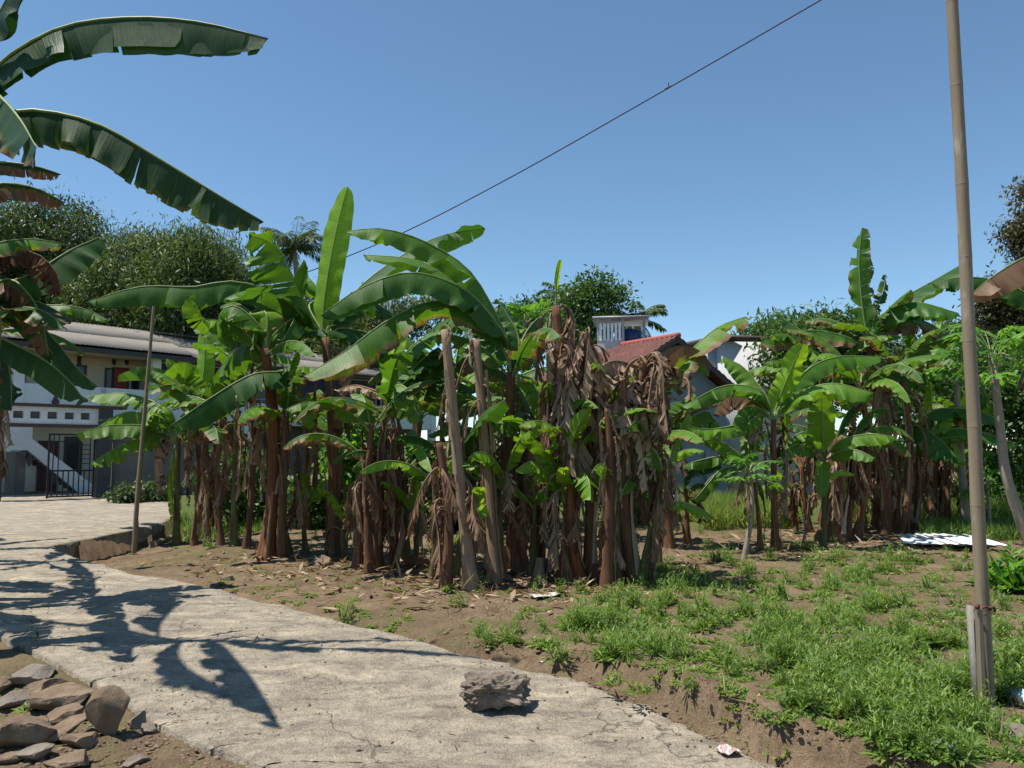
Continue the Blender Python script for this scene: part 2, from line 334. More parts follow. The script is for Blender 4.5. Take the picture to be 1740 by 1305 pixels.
# ------------------------------------------------------------------ banana plants
def wob(seed, n=5, f=(3, 14)):
    r = np.random.default_rng(seed); a = r.uniform(f[0], f[1], n); p = r.uniform(0, 6.28, n)
    return lambda s: sum(np.sin(s * a[i] + p[i]) for i in range(n)) / n * 1.6
def leaf(parent, org, ctrl, W, fold=50, curl=18, wav=15, roll=0, hint=None, pet=.12, tears=9, gap=.12, crump=0.0,
         young=0.0, dry=0.0, dead=None, n=48, m=4, rib=True, slant=.25, name='leaf', pspread=16, ribr=.022, shade_tint=0.0):
    seed = int(rng.integers(1 << 30)); r = np.random.default_rng(seed)
    C = crv(ctrl, 48); L = float(np.linalg.norm(np.diff(C, axis=0), axis=1).sum())
    T = np.gradient(C, axis=0); T /= np.linalg.norm(T, axis=1)[:, None]
    S = np.zeros_like(T); prev = None
    for i in range(len(T)):
        if hint is not None: s = np.asarray(hint, float)
        else:
            s = np.cross(T[i], (0, 0, 1.))
            if prev is not None:
                if s @ prev < 0: s = -s
                k = min(1, np.linalg.norm(s) / .35); s = s * k + prev * (1 - k) * .5
            elif np.linalg.norm(s) < .05: s = np.array([1., 0, 0])
        s = nrm(s - T[i] * (s @ T[i])); S[i] = s; prev = s
    N = np.cross(S, T)
    if hint is None and N[len(N)//4][2] < 0: S = -S; N = -N
    if roll:
        a = math.radians(roll); S, N = S * math.cos(a) + N * math.sin(a), N * math.cos(a) - S * math.sin(a)
    tc = np.linspace(0, 1, 48)
    def ev(A, t): return np.stack([np.interp(t, tc, A[:, k]) for k in range(3)], -1)
    V = []; F = []; UVs = []; cnt = 0
    for sg in (1, -1):
        nt = int(r.poisson(tears)) if tears > 0 else 0
        cuts = np.sort(np.r_[0, r.uniform(.06, .97, nt), 1]); w1 = wob(seed + sg + 5, 6, (12, 62)); w2 = wob(seed + sg + 9, 4, (2, 8))
        for a, b in zip(cuts[:-1], cuts[1:]):
            if b - a < .008: continue
            k = max(2, int(round((b - a) * n)) + 1); s = np.linspace(a, b, k); po = r.normal(0, pspread) if nt else 0; pw = 1 - abs(r.normal(0, .07)) * (nt > 0) - (r.uniform(0, .35) if dead else 0)
            wprof = np.minimum(1, (s / .16 + .06) ** .6) * np.sqrt(np.clip(1 - np.clip((s - .5) / .5, 0, 1) ** 2.6, 0, 1))
            wd = W * wprof * pw; t = pet + s * (1 - pet)
            c0, t0, s0, n0 = ev(C, t), ev(T, t), ev(S, t), ev(N, t); p = c0.copy(); rows = [p]
            mid = (a + b) / 2
            for j in range(m):
                uu = (j + .7) / m; an = np.radians(fold + po * (.4 + uu) + curl * uu + wav * (w1(s) * uu + .6 * w2(s + sg)))
                if hint is None: an = np.clip(an, -1.2, 1.75)
                p = p + (wd / m)[:, None] * (sg * np.cos(an)[:, None] * s0 - np.sin(an)[:, None] * n0 + slant * t0); rows.append(p)
            R = np.stack(rows, 1); us = np.linspace(0, 1, m + 1)
            if nt:
                g = gap * min(4.0, r.exponential(1.1)); R = R - t0[:, None] * ((s - mid) * L * (1 - pet) * min(.8, g))[:, None, None] * us[None, :, None] ** 1.5
            if crump:
                R = R + r.normal(0, 1, R.shape) * crump * W * us[None, :, None]
                R = R + crump * 1.3 * W * us[None, :, None] * np.stack([np.sin(s * 40 + po), np.cos(s * 33 + po), np.sin(s * 27)], 1)[:, None]
            R[:, -1] += t0 * r.normal(0, .012, k)[:, None] * (W / .25)
            V.append(R.reshape(-1, 3)); UVs.append(np.stack([np.repeat(s * L, m + 1) + (sg > 0) * 7.3, np.tile(us, k)], 1))
            ii = (np.arange(k - 1)[:, None] * (m + 1) + np.arange(m)[None]).reshape(-1, 1); o = ii + cnt
            q = np.hstack([o, o + 1, o + m + 2, o + m + 1]); F.append(q if sg > 0 else q[:, ::-1]); cnt += k * (m + 1)
    mt = M[dead] if dead else M['leaf']
    ob = mk(name, np.vstack(V), np.vstack(F), mt, parent, org, uv=np.vstack(UVs))
    ob['dry'] = float(dry); ob['young'] = float(young); ob['shade_tint'] = float(shade_tint)
    if rib:
        ts = np.linspace(0, 1, 16); V, Fr = tube(ev(C, ts) + ev(N, ts) * .003, np.linspace(1, .14, 16) * ribr, 6)
        rb = mk('midrib', V, Fr, M['rib_dead' if dead else 'rib'], ob, org)
    return ob
def stem(parent, org, a, b, r0, r1, mat, name='stem', bend=.055, rough=.16):
    a, b = np.asarray(a, float), np.asarray(b, float); seed = int(rng.integers(1 << 30)); r = np.random.default_rng(seed)
    n, k = 26, 20; t = np.linspace(0, 1, n); L = np.linalg.norm(b - a)
    off = np.array([r.normal(0, bend), r.normal(0, bend), 0]) * L * .6
    c = a + t[:, None] * (b - a) + (np.sin(t * math.pi))[:, None] * off; c[0] -= (0, 0, .12)
    T, A, B = frames(c); th = np.arange(k + 1) * 2 * math.pi / k
    rad = r0 + (r1 - r0) * t ** .75; rad = rad * (1 + .55 * np.exp(-t * L / .16))
    # overlapping sheath edges and slack fibres
    ph = r.uniform(0, 6.28, 4); fr = r.uniform(1.5, 5, 4)
    step = sum(((t[:, None] * L * fr[i] + (th[None, :] + ph[i]) / 6.283 + .3 * np.sin(th * (i + 1) + ph[i])[None, :]) % 1.0) for i in range(2)) / 2 - .5
    q = 1 + rough * step + .05 * np.sin(th * 3 + ph[0] + t[:, None] * 2) + .025 * np.sin(th * 7 + ph[1] + t[:, None] * 3)
    q[:, -1] = q[:, 0]
    V = c[:, None] + (rad[:, None] * q)[..., None] * (np.cos(th)[None, :, None] * A[:, None] + np.sin(th)[None, :, None] * B[:, None])
    uv = np.stack(np.broadcast_arrays(th[None, :] / 6.283 + 0 * t[:, None] + r.uniform(0, 9), t[:, None] * L), -1).reshape(-1, 2)
    w = k + 1; ii = (np.arange(n - 1)[:, None] * w + np.arange(k)[None]).reshape(-1, 1)
    F = [tuple(x) for x in np.hstack([ii, ii + 1, ii + w + 1, ii + w])] + [tuple((n - 1) * w + j for j in range(k))]
    mk(name, V.reshape(-1, 3), F, M[mat], parent, org, uv=uv)
    return c, rad
def sheath(parent, org, c, rad, f0, f1, ang, mat='dead'):
    # a dried leaf sheath peeling off the stem
    n, m = 9, 4; t = np.linspace(f0, f1, n); idx = t * (len(c) - 1)
    pc = np.stack([np.interp(idx, np.arange(len(c)), c[:, k]) for k in range(3)], 1); pr = np.interp(idx, np.arange(len(c)), rad)
    wv = U(.16, .42); peel = U(.0, .09); s = np.linspace(0, 1, n); tw = U(-.5, .5)
    V = []; UVs = []
    for j in range(m + 1):
        a = ang + (j / m - .5) * 2 * wv * (1 - .55 * s) + tw * s
        rr = pr * (1.10 + .10 * math.cos((j / m - .5) * 3)) + .008 + peel * s ** 2.2 + rng.normal(0, .006, n)
        V.append(pc + np.stack([np.cos(a) * rr, np.sin(a) * rr, 0 * a], 1)); UVs.append(np.stack([np.full(n, j / m * .18 + ang), s * 1.0], 1))
    V = np.stack(V, 1).reshape(-1, 3); uv = np.stack(UVs, 1).reshape(-1, 2)
    ii = (np.arange(n - 1)[:, None] * (m + 1) + np.arange(m)[None]).reshape(-1, 1)
    mk('dry_sheath', V, np.hstack([ii, ii + 1, ii + m + 2, ii + m + 1]), M[mat], parent, org, uv=uv)
def hang(parent, org, p, az, L, out, W, mat='dead', crump=.10, tears=12):
    # a dead leaf bent down along the stem
    d = np.array([math.cos(az), math.sin(az), 0]); e = np.array([-d[1], d[0], 0]) * U(-.12, .12)
    ctrl = [p, p + d * out * .55 + (0, 0, U(.02, .12)), p + d * out + e + (0, 0, -.10 * L), p + d * out * U(.85, 1.15) + e * 2 - (0, 0, .55 * L), p + d * out * U(.6, 1.2) + e * 3 - (0, 0, L)]
    leaf(parent, org, ctrl, W * .85, fold=U(45, 88), curl=U(-15, 20), wav=20, pet=.14, tears=tears * 1.5, gap=.34, crump=crump * .35, dead=mat, n=40, m=3, pspread=24, slant=U(1.0, 2.4), name='dead_leaf', ribr=.011)
def plant(base, top, r, label, keys=(), fill=0, fL=1.5, fW=.20, dead=3, dr=(.45, 1.0), dL=(.5, 1.0), dW=.13, mat='stem', name='banana_plant', cat='banana plant',
          d=None, group='banana plants', sh=4, young=0.0, dry=.18, fe=(15, 75), dmat=None, r1=None, taz=None, dout=(.06, .22), basexyz=None, shade_tint=0.0):
    b = np.array(basexyz) if basexyz is not None else G(*base); dd = b[1] if d is None else d
    if d is not None and basexyz is None:
        b = P(base[0], base[1], d); b[2] = float(gz(b[0], b[1]))
    tp = P(top[0], top[1], dd) if len(top) == 2 else np.array(top)
    root = thing(name, b, label, cat, group); org = b
    r = r * .80; c, rad = stem(root, org, b, tp, r, r * .62 if r1 is None else r1, mat)
    for i in range(sh):
        f0 = U(.0, .75); sheath(root, org, c, rad, f0, min(1, f0 + U(.15, .45)), U(0, 6.28), ['dead', 'dead_dark'][int(U(0, 2))] if dmat is None else dmat)
    for i in range(dead):
        f = U(*dr); p = np.array([np.interp(f * 25, np.arange(26), c[:, k]) for k in range(3)]); az = U(0, 6.28)
        hang(root, org, p, az, U(*dL), U(*dout) + r, dW * U(.6, 1.3), dmat or ['dead', 'dead_dark', 'dead_dark'][int(U(0, 3))])
    a0 = U(0, 6.28)
    for i in range(fill):
        az = a0 + i * 2.4 + U(-.4, .4); e0 = U(*fe); L = fL * U(.75, 1.15); pts = []; p = tp - (0, 0, .12); e1 = e0 - U(60, 110)
        for k in range(7):
            e = math.radians(e0 + (e1 - e0) * (k / 6) ** 1.4); pts.append(p); p = p + L / 6 * np.array([math.cos(e) * math.cos(az), math.cos(e) * math.sin(az), math.sin(e)])
        leaf(root, org, pts, fW * U(.8, 1.15), fold=U(15, 55), tears=U(5, 13), young=max(0, young + U(-.15, .15)), dry=max(0, dry + U(-.25, .25)), roll=U(-15, 15), ribr=.016)
    for kk in keys:
        pts, wpx = kk[0], kk[1]; o = dict(kk[2]) if len(kk) > 2 else {}
        dz = o.pop('dz', None); n = len(pts)
        if dz is None: dz = U(-.55, .55)
        ctrl = [P(q[0], q[1], dd + (q[2] if len(q) > 2 else dz * (i / (n - 1)))) for i, q in enumerate(pts)]
        if pts[0] != 'free': ctrl = [tp - (0, 0, .1)] + ctrl if o.pop('join', True) else ctrl
        fold = o.get('fold', 58); W = wpx * mpx(dd) / max(.45, math.sin(math.radians(min(90, fold + 10)))) if 'hint' not in o else wpx * mpx(dd)
        o.setdefault('dry', dry * .6); o.setdefault('young', young); o.setdefault('shade_tint', shade_tint)
        leaf(root, org, ctrl, W, **{**{'fold': 58, 'curl': 14, 'tears': 10, 'wav': 17, 'ribr': .02}, **o})
    return root
CAMX = (1, 0, 0)

# ---- the tall plants at the left edge of the picture, leaning their leaves over the road
plant((-75, 1112), (-100, 190), .13, 'tall banana plant at left edge with huge leaves arching over the road', d=6.3, shade_tint=.75, fill=0, dead=3, dr=(.6, .9), r1=.10, sh=5, keys=[  # shade of these hanging leaves is painted into their colour
    ([(-30, 140), (20, 92), (110, 45), (225, 30), (340, 38), (456, 66)], 66, dict(fold=82, tears=7, gap=.04, wav=9, dz=-.5, dry=.0, pet=.06, pspread=7)),
    ([(-40, 215), (10, 192), (75, 189), (170, 213), (270, 270), (365, 328), (447, 377)], 66, dict(fold=84, tears=22, gap=.14, dz=.1, dry=.14, pet=.12)),
    ([(-40, 140), (0, 165), (35, 205), (62, 252)], 62, dict(fold=74, tears=7, dry=.30, dz=-1.6)),
    ([(-60, 285), (0, 276), (60, 283), (104, 297)], 26, dict(fold=78, tears=20, gap=.25, dry=.55, dz=.2)),
    ([(-70, 325), (0, 312), (60, 320), (110, 345)], 34, dict(fold=78, tears=22, gap=.25, dry=.66, dz=.4)),
    ([(-45, 110), (-25, 60), (0, 20), (35, -50)], 46, dict(fold=80, tears=2, dz=-.3, dry=0)),
    ([(-110, 150), (-200, 60), (-330, 30), (-430, 110)], 60, dict(fold=78, dz=.8)),
    ([(-90, 150), (-150, 40), (-200, -120), (-190, -250)], 60, dict(fold=74, dz=-1.2)),
    ([(-100, 190, .4), (-110, 100, .9), (-100, 70, 1.5), (-100, 150, 2.2)], 62, dict(fold=78))])
plant((-95, 1010), (-45, 545), .12, 'banana plant at left edge with brown torn leaves hanging before the white house', d=8.2, shade_tint=.55, fill=2, fL=1.6, dead=5, dr=(.7, 1.0), keys=[  # leaf colour darkened here too, as painted-in shade
    ([(-20, 500), (60, 462), (120, 425), (168, 404)], 36, dict(fold=38, tears=2, roll=-25, dz=.6, dry=0)),
    ([(-30, 440), (20, 424), (70, 436), (98, 470), (103, 505)], 48, dict(fold=76, dead='dead_dark', tears=26, crump=.05, pspread=30, gap=.25, dz=.1)),
    ([(-25, 500), (15, 474), (52, 505), (72, 550), (82, 605)], 40, dict(fold=74, dry=.72, tears=20, crump=.03, pspread=26, gap=.2, dz=-.2)),
    ([(0, 505), (60, 512), (95, 528), (122, 545)], 26, dict(fold=45, tears=1, dz=.5)),
    ([(-20, 520), (30, 520), (90, 575), (130, 625), (166, 658)], 32, dict(fold=52, tears=3, dz=.2, dry=0)),
    ([(-20, 565), (25, 585), (80, 615), (120, 650), (144, 682)], 36, dict(fold=48, tears=2, dz=-.4, dry=0)),
    ([(-25, 560), (5, 590), (18, 640), (20, 695)], 34, dict(fold=62, tears=3, dz=-.2)),
    ([(-60, 520), (-120, 430), (-230, 420), (-320, 500)], 46, dict(dz=.9)),
    ([(-50, 520, 0), (-60, 440, -.8), (-50, 430, -1.6), (-30, 520, -2.3)], 46, dict()),
    ([(-50, 520, 0), (-70, 440, .8), (-80, 430, 1.6), (-60, 520, 2.3)], 46, dict())])
for k, (x, y, tz) in enumerate([(-7.4, 10.2, 3.0), (-8.3, 8.6, 3.6), (-6.2, 7.6, 2.6), (-9.6, 11.2, 3.2)]):
    z = float(gz(x, y)); plant((0, 0), (x + .1, y, tz), .11, ['banana plant left of the road shading the corner of the drive', 'banana plant farthest left of the road beyond the picture edge', 'shorter banana plant beside the road left of the frame', 'banana plant left of the drive near the gate shading the concrete'][k], basexyz=(x, y, z), fill=7, fL=1.9, fW=.17, dead=2, sh=2)

# ---- left clump beside the thin bamboo pole
plant((300, 926), (303, 742), .085, 'low spreading banana plant with green leaves reaching left before the gate', mat='stem_green', young=.18, dead=2, dr=(.8, 1), sh=2, fill=2, fL=1.2, fW=.15, keys=[
    ([(260, 726), (200, 722), (160, 728), (128, 738)], 24, dict(fold=50, dz=-.7)), ([(262, 742), (225, 750), (190, 765), (155, 787)], 24, dict(fold=50, dz=-.4)),
    ([(270, 715), (230, 700), (200, 705), (172, 722)], 24, dict(fold=45, dz=.5)), ([(280, 700), (255, 680), (205, 668), (150, 672)], 24, dict(fold=52, dz=.3)),
    ([(320, 695), (290, 665), (250, 647), (200, 648)], 24, dict(fold=55, dz=.2, young=0)), ([(325, 690), (318, 655), (308, 640), (285, 660)], 22, dict(fold=30, young=.3)),
    ([(322, 700), (300, 650), (288, 632), (284, 610)], 13, dict(fold=30, young=.5, tears=0)), ([(330, 690), (345, 640), (348, 595), (345, 556)], 17, dict(hint=CAMX, fold=12, young=.75, tears=1, pet=.25)),
    ([(292, 700), (270, 690), (250, 700), (235, 735)], 26, dict(fold=40, young=.45)), ([(310, 720), (330, 690), (325, 720), (320, 750)], 24, dict(fold=35, young=.4)),
    ([(285, 740), (268, 755), (262, 790), (270, 842)], 20, dict(dead='dead', tears=14, crump=.12, fold=60)), ([(292, 775), (290, 820), (294, 860), (300, 905)], 8, dict(dry=.35, young=.9, fold=60, tears=3))])
for k, (bx, by, tx, ty, lab) in enumerate([
    (330, 922, 335, 700, 'thin banana stem behind the low spreading plant by the bamboo pole'), (352, 926, 348, 730, 'dark banana stem under a drooping brown leaf left of the red stem'),
    (376, 928, 380, 690, 'brown banana stem in middle of the left clump'), (398, 920, 402, 705, 'slim banana stem in shade, right of the left clump'), (418, 925, 425, 640, 'banana plant half hidden behind the red-brown stem')]):
    plant((bx, by), (tx, ty), .065, lab, fill=[4, 4, 5, 5, 5][k], fL=1.5, fW=.18, dead=6, dr=(.55, 1), mat=['stem', 'stem_green'][k % 2], sh=4, young=.1, group='banana plants', d=13.9 - .35 * k,
          keys=[([(395, 742), (420, 738), (380, 733), (330, 742)], 26, dict(dead='dead_dark', fold=70, tears=8, crump=.06))] if k == 1 else [])
# ---- red-brown stem with two grey ones
plant((452, 950), (450, 592), .13, 'banana plant with thick red-brown stem and a yellowing leaf at its crown', mat='stem_red', dead=8, dr=(.5, .95), dL=(.4, .8), fill=3, fL=1.6, sh=5, keys=[
    ([(490, 630), (430, 636), (360, 675), (290, 724)], 34, dict(fold=46, tears=3, roll=12, dz=-.8, dry=0)), ([(455, 560), (425, 580), (385, 612), (342, 676)], 32, dict(fold=38, young=.15, dz=.4)),
    ([(455, 545), (448, 528), (444, 540), (440, 590)], 40, dict(hint=CAMX, fold=25, dry=.42, young=.5, tears=1)), ([(445, 560), (400, 520), (372, 540), (390, 600)], 30, dict(fold=50)),
    ([(465, 570), (500, 540), (480, 580)], 24, dict(young=.2)), ([(410, 560), (370, 545), (345, 540), (330, 500)], 20, dict(fold=30, young=.3))])
plant((478, 948), (486, 700), .085, 'grey-brown banana stem touching the red-brown one on its right', dead=6, fill=5, fL=1.2, young=.2, sh=5, keys=[
    ([(487, 660), (490, 640), (500, 610), (510, 590)], 14, dict(young=.5)), ([(500, 690), (512, 680), (520, 700), (528, 730)], 20, dict(dry=.3, young=.6, hint=CAMX, fold=30))])
plant((492, 940), (478, 862), .05, 'young banana sucker with one bright curled leaf beside the red-brown stem', mat='stem_green', dead=1, sh=2, dL=(.2, .4), keys=[
    ([(485, 858), (495, 842), (512, 836), (528, 846)], 18, dict(young=.75, fold=45, tears=1, dz=-.2))])
# ---- the tall central plant with the upright new leaf
plant((566, 942), (553, 575), .125, 'tall banana plant with one bright new leaf standing upright above the rest', mat='stem', dead=6, dr=(.25, .85), sh=5, fill=2, fL=1.8, fW=.24, keys=[
    ([(549, 545), (556, 480), (570, 400), (590, 317)], 27, dict(hint=(.93, -.35, 0), fold=8, curl=6, wav=7, young=1.0, dry=0, tears=0, pet=.10, slant=.12, ribr=.02)),
    ([(540, 560), (520, 520), (492, 460), (462, 415), (422, 398)], 44, dict(fold=34, roll=-28, tears=8, dz=-.5, young=.15)),
    ([(535, 570), (515, 540), (455, 494), (390, 478), (328, 488), (240, 487), (150, 512)], 34, dict(fold=58, tears=4, dz=-.8, young=.05, dry=0, ribr=.024, gap=.06)),
    ([(565, 545), (620, 480), (700, 424), (760, 398), (824, 388)], 27, dict(fold=40, roll=22, tears=4, dz=.8)),
    ([(520, 580), (480, 560), (440, 565), (405, 610)], 30, dict(fold=55, dz=.4)), ([(570, 560), (600, 560), (640, 575), (670, 620)], 30, dict(fold=55, dz=.7)),
    ([(560, 550), (590, 520), (625, 510), (670, 535)], 28, dict(fold=50, dz=1.0)), ([(545, 560), (525, 520), (545, 500), (515, 460)], 26, dict(young=.3, dz=.6)),
    ([(575, 600), (600, 625), (585, 680), (580, 740)], 20, dict(dead='dead_dark', tears=12, crump=.1))])
# ---- clump right of it, dead skirts and a pale drooping leaf
plant((640, 968), (655, 690), .09, 'banana plant with pale drooping leaf above a dark skirt of dead leaves', dead=11, dr=(.5, 1), dL=(.4, 1.0), dW=.17, sh=5, fill=4, fL=1.4, dmat='dead_dark', keys=[
    ([(658, 672), (676, 655), (698, 668), (712, 716)], 26, dict(fold=40, tears=5, dz=-.6, young=.2)), ([(660, 660), (664, 620), (672, 590), (690, 555)], 17, dict(hint=CAMX, fold=30, young=.95, tears=3)),
    ([(665, 650), (690, 600), (725, 570), (760, 560)], 28, dict(fold=50)), ([(650, 672), (625, 660), (600, 655), (570, 664)], 14, dict(dead='dead', tears=8, crump=.12)),
    ([(675, 640), (720, 600), (700, 640), (690, 690)], 30, dict(fold=40)), ([(690, 640), (745, 590), (740, 620), (720, 680)], 30, dict(fold=40))])
for k, (bx, by, tx, ty, lab) in enumerate([
    (608, 965, 618, 760, 'short dead banana stem wrapped in dark leaves right of the tall plant'), (628, 972, 632, 720, 'dark brown banana stem in the shaded clump before the blue balcony'),
    (668, 965, 672, 800, 'banana stem with peeling bark under a pale drooping leaf'), (690, 955, 688, 790, 'shaded green banana stem left of the bare poles')]):
    plant((bx, by), (tx, ty), .075, lab, dead=7, dr=(.55, 1), dL=(.3, .8), sh=5, fill=[2, 4, 3, 4][k], fL=1.1, fW=.14, mat=['stem', 'stem', 'stem', 'stem_green'][k], dmat='dead_dark',
          keys=[([(690, 815), (670, 818), (650, 815), (735, 806)][:0] + [(692, 800), (715, 800), (735, 808)], 16, dict(fold=40, dz=-.3)), ([(675, 790), (655, 820), (640, 850), (660, 868)], 20, dict(young=.5, fold=30)), ([(680, 790), (650, 800), (630, 830)], 22, dict())] if k == 3 else [])
# ---- arching leaves that reach left from a stem behind the bare poles
plant((885, 975), (868, 632), .12, 'banana plant behind the bare stems with four leaves arching far to the left', dead=8, dr=(.3, .9), sh=4, fill=4, fL=1.5, keys=[
    ([(862, 580), (838, 525), (795, 458), (725, 412), (650, 389), (584, 394)], 30, dict(fold=52, tears=6, dz=-.5, young=.1)), ([(864, 585), (842, 538), (785, 480), (705, 442), (618, 433)], 26, dict(fold=50, tears=4, dz=.3, young=.12)),
    ([(866, 590), (840, 545), (790, 492), (700, 463), (612, 490), (545, 537)], 38, dict(fold=56, tears=3, dz=-.9, dry=0, gap=.05)), ([(868, 600), (845, 560), (800, 520), (725, 514), (650, 550), (590, 595), (515, 640)], 42, dict(fold=52, tears=5, dz=-.6, dry=.28)),
    ([(880, 610), (880, 570), (862, 535), (845, 508)], 24, dict(hint=(.8, .6, 0), fold=25, dz=.2, tears=1)), ([(885, 620), (905, 600), (925, 570), (930, 540)], 24, dict(fold=20, hint=(.8, .6, 0), dz=.7)),
    ([(870, 640), (830, 620), (790, 600), (770, 640)], 30, dict(dry=.4, dz=.6)), ([(862, 610), (830, 560), (770, 540), (720, 570)], 30, dict(dz=1.0)),
    ([(880, 650), (905, 655), (920, 700)], 20, dict(young=.7)), ([(868, 650), (850, 640), (838, 655)], 18, dict(young=.6))])
# ---- bare standing stems
def stump(base, top, r0, r1, label, mat='stump', dead=2):
    b = G(*base); t = P(top[0], top[1], b[1]); o = thing('banana_stump', b, label, 'banana stem', 'bare banana stems')
    c, rad = stem(o, b, b, t, r0, r1, mat, bend=.012, rough=.05)
    for i in range(3): sheath(o, b, c, rad, U(.0, .5), U(.6, .95), U(0, 6.28), 'dead')
    for i in range(dead): hang(o, b, c[int(U(17, 25))], U(0, 6.28), U(.5, .9), r0 + U(.02, .08), .05, 'dead', .2, 6)
    leaf(o, b, [t - (0, 0, .05), t + (U(-.03, .03), -.02, .06), t + (U(-.08, .08), -.05, -.05), t + (U(-.1, .1), -.07, -.35)], .04, dead='dead', tears=4, rib=False, name='dead_leaf', crump=.1)
stump((800, 1002), (757, 560), .072, .050, 'tall bare grey banana stem, left one of the two leaning poles', dead=2)
stump((842, 990), (808, 577), .074, .050, 'tall bare banana stem with fibres hanging at its top, right one of the leaning poles', dead=4)
stump((1030, 1000), (1034, 690), .060, .048, 'bare brown banana stem in front of the dead leaf tent', mat='stem', dead=5)
plant((757, 1000), (746, 752), .075, 'short dead banana stem with curled brown leaves left of the leaning poles', dead=9, dr=(.5, 1), dL=(.3, .8), dmat='dead_dark', sh=5)
plant((806, 995), (800, 880), .06, 'small banana sucker with bright upright leaves between the leaning poles', mat='stem_green', dead=2, dL=(.2, .4), sh=3, young=.6, keys=[
    ([(806, 870), (812, 850), (816, 828)], 14, dict(hint=CAMX, fold=15, young=.7, tears=0)), ([(795, 865), (780, 855), (768, 845)], 15, dict(young=.5, tears=0)), ([(812, 875), (822, 862), (830, 850)], 12, dict(young=.7, tears=0)), ([(795, 890), (780, 905), (770, 925)], 6, dict(young=.8, tears=1))])
plant((778, 978), (790, 690), .06, 'banana stem with a dark leaf and pale green leaf among the leaning poles', mat='stem_green', dead=4, sh=3, keys=[
    ([(780, 770), (800, 735), (825, 700), (858, 680)], 20, dict(fold=35, dz=-.9, tears=0)), ([(785, 745), (772, 715), (765, 690), (768, 660)], 12, dict(young=.6, tears=0, hint=CAMX)), ([(790, 760), (770, 770), (762, 800)], 14, dict(young=.4))])
# ---- dead brown tower and tent of dead leaves
plant((962, 985), (944, 520), .11, 'tall dead banana plant shrouded in brown leaves with a green spear on top', dead=32, dr=(.58, 1.0), dL=(.45, 1.0), dW=.21, dmat='dead', r1=.05, sh=6, dout=(.02, .20), keys=[
    ([(945, 500), (946, 480), (950, 455), (953, 442)], 6, dict(young=.7, dry=.1, hint=CAMX, fold=40, tears=0, pet=.35, ribr=.012))])
plant((1002, 985), (993, 566), .10, 'dead banana plant with broken top leaning on the brown tower', dead=24, dr=(.66, 1.0), dL=(.4, .9), dW=.19, dmat='dead', r1=.05, sh=6, dout=(.02, .22))
plant((1080, 990), (1098, 612), .115, 'dead banana plant with a tent of pale brown leaves before the red roof', dead=20, dr=(.7, 1.0), dL=(.4, 1.1), dW=.17, dmat='dead', sh=6, dout=(.05, .32), keys=[
    ([(1080, 622), (1050, 614), (1030, 618), (1008, 640)], 50, dict(dead='dead', fold=78, tears=24, crump=.05, pspread=34, gap=.25, dz=-.5)), ([(1105, 610), (1118, 600), (1108, 640), (1100, 700)], 40, dict(dead='dead', fold=50, tears=8, crump=.1, dz=-.3)),
    ([(1085, 640), (1060, 670), (1065, 700), (1085, 740)], 34, dict(dead='dead', fold=50, tears=8, crump=.1, dz=-.5))])
for k, (bx, by, tx, ty, lab) in enumerate([
    (915, 970, 905, 700, 'shaded banana stem left of the brown leaf tower'), (938, 978, 930, 720, 'dark banana stem directly below the brown leaf tower'), (1052, 985, 1062, 700, 'fibrous banana stem under the left side of the dead leaf tent'),
    (1096, 988, 1104, 740, 'dark leaning banana stem at right end of the central clump'), (985, 990, 975, 760, 'peeling banana stem right of the bright sucker'), (868, 965, 860, 740, 'dark banana stem between the leaning poles and the brown tower')]):
    plant((bx, by), (tx, ty), .085, lab, dead=8, dr=(.55, 1), dL=(.35, .85), sh=6, fill=[5, 4, 3, 4, 3, 5][k], fL=1.1, fW=.15, young=.2, mat=['stem', 'stem', 'stem', 'stem', 'stem_red', 'stem'][k])
plant((966, 988), (960, 855), .055, 'bright young banana sucker with upright leaves in front of the brown tower', mat='stem_green', dead=3, dL=(.2, .5), sh=3, young=.55, keys=[
    ([(962, 830), (962, 790), (975, 740), (1000, 692)], 19, dict(hint=CAMX, fold=18, young=.65, tears=1, dz=-.4, pet=.2)), ([(950, 820), (935, 780), (912, 750), (884, 732)], 17, dict(fold=30, young=.35, tears=2, dz=-.2)),
    ([(958, 840), (957, 815), (958, 795)], 13, dict(hint=CAMX, fold=20, young=1.0, tears=0, dz=-.4)), ([(968, 835), (985, 805), (1000, 815), (1004, 850)], 20, dict(young=.4, fold=35)), ([(950, 830), (925, 800), (900, 785), (876, 800)], 18, dict(fold=35)),
    ([(972, 830), (1000, 790), (1030, 790), (1056, 805)], 16, dict(fold=35)), ([(955, 835), (940, 790), (935, 760), (945, 745)], 18, dict(young=.6))])
plant((1088, 992), (1128, 800), .06, 'leaning banana sucker with a long pale leaf reaching right over the grass', mat='stem_green', dead=3, sh=3, dL=(.2, .5), young=.3, keys=[
    ([(1110, 855), (1140, 850), (1180, 860), (1214, 880)], 15, dict(fold=40, young=.65, join=False, dz=-.3, tears=3)), ([(1120, 780), (1105, 760), (1095, 790)], 20, dict()), ([(1135, 790), (1145, 750), (1170, 700)], 18, dict(young=.5)),
    ([(1125, 800), (1100, 820), (1085, 860)], 16, dict())])
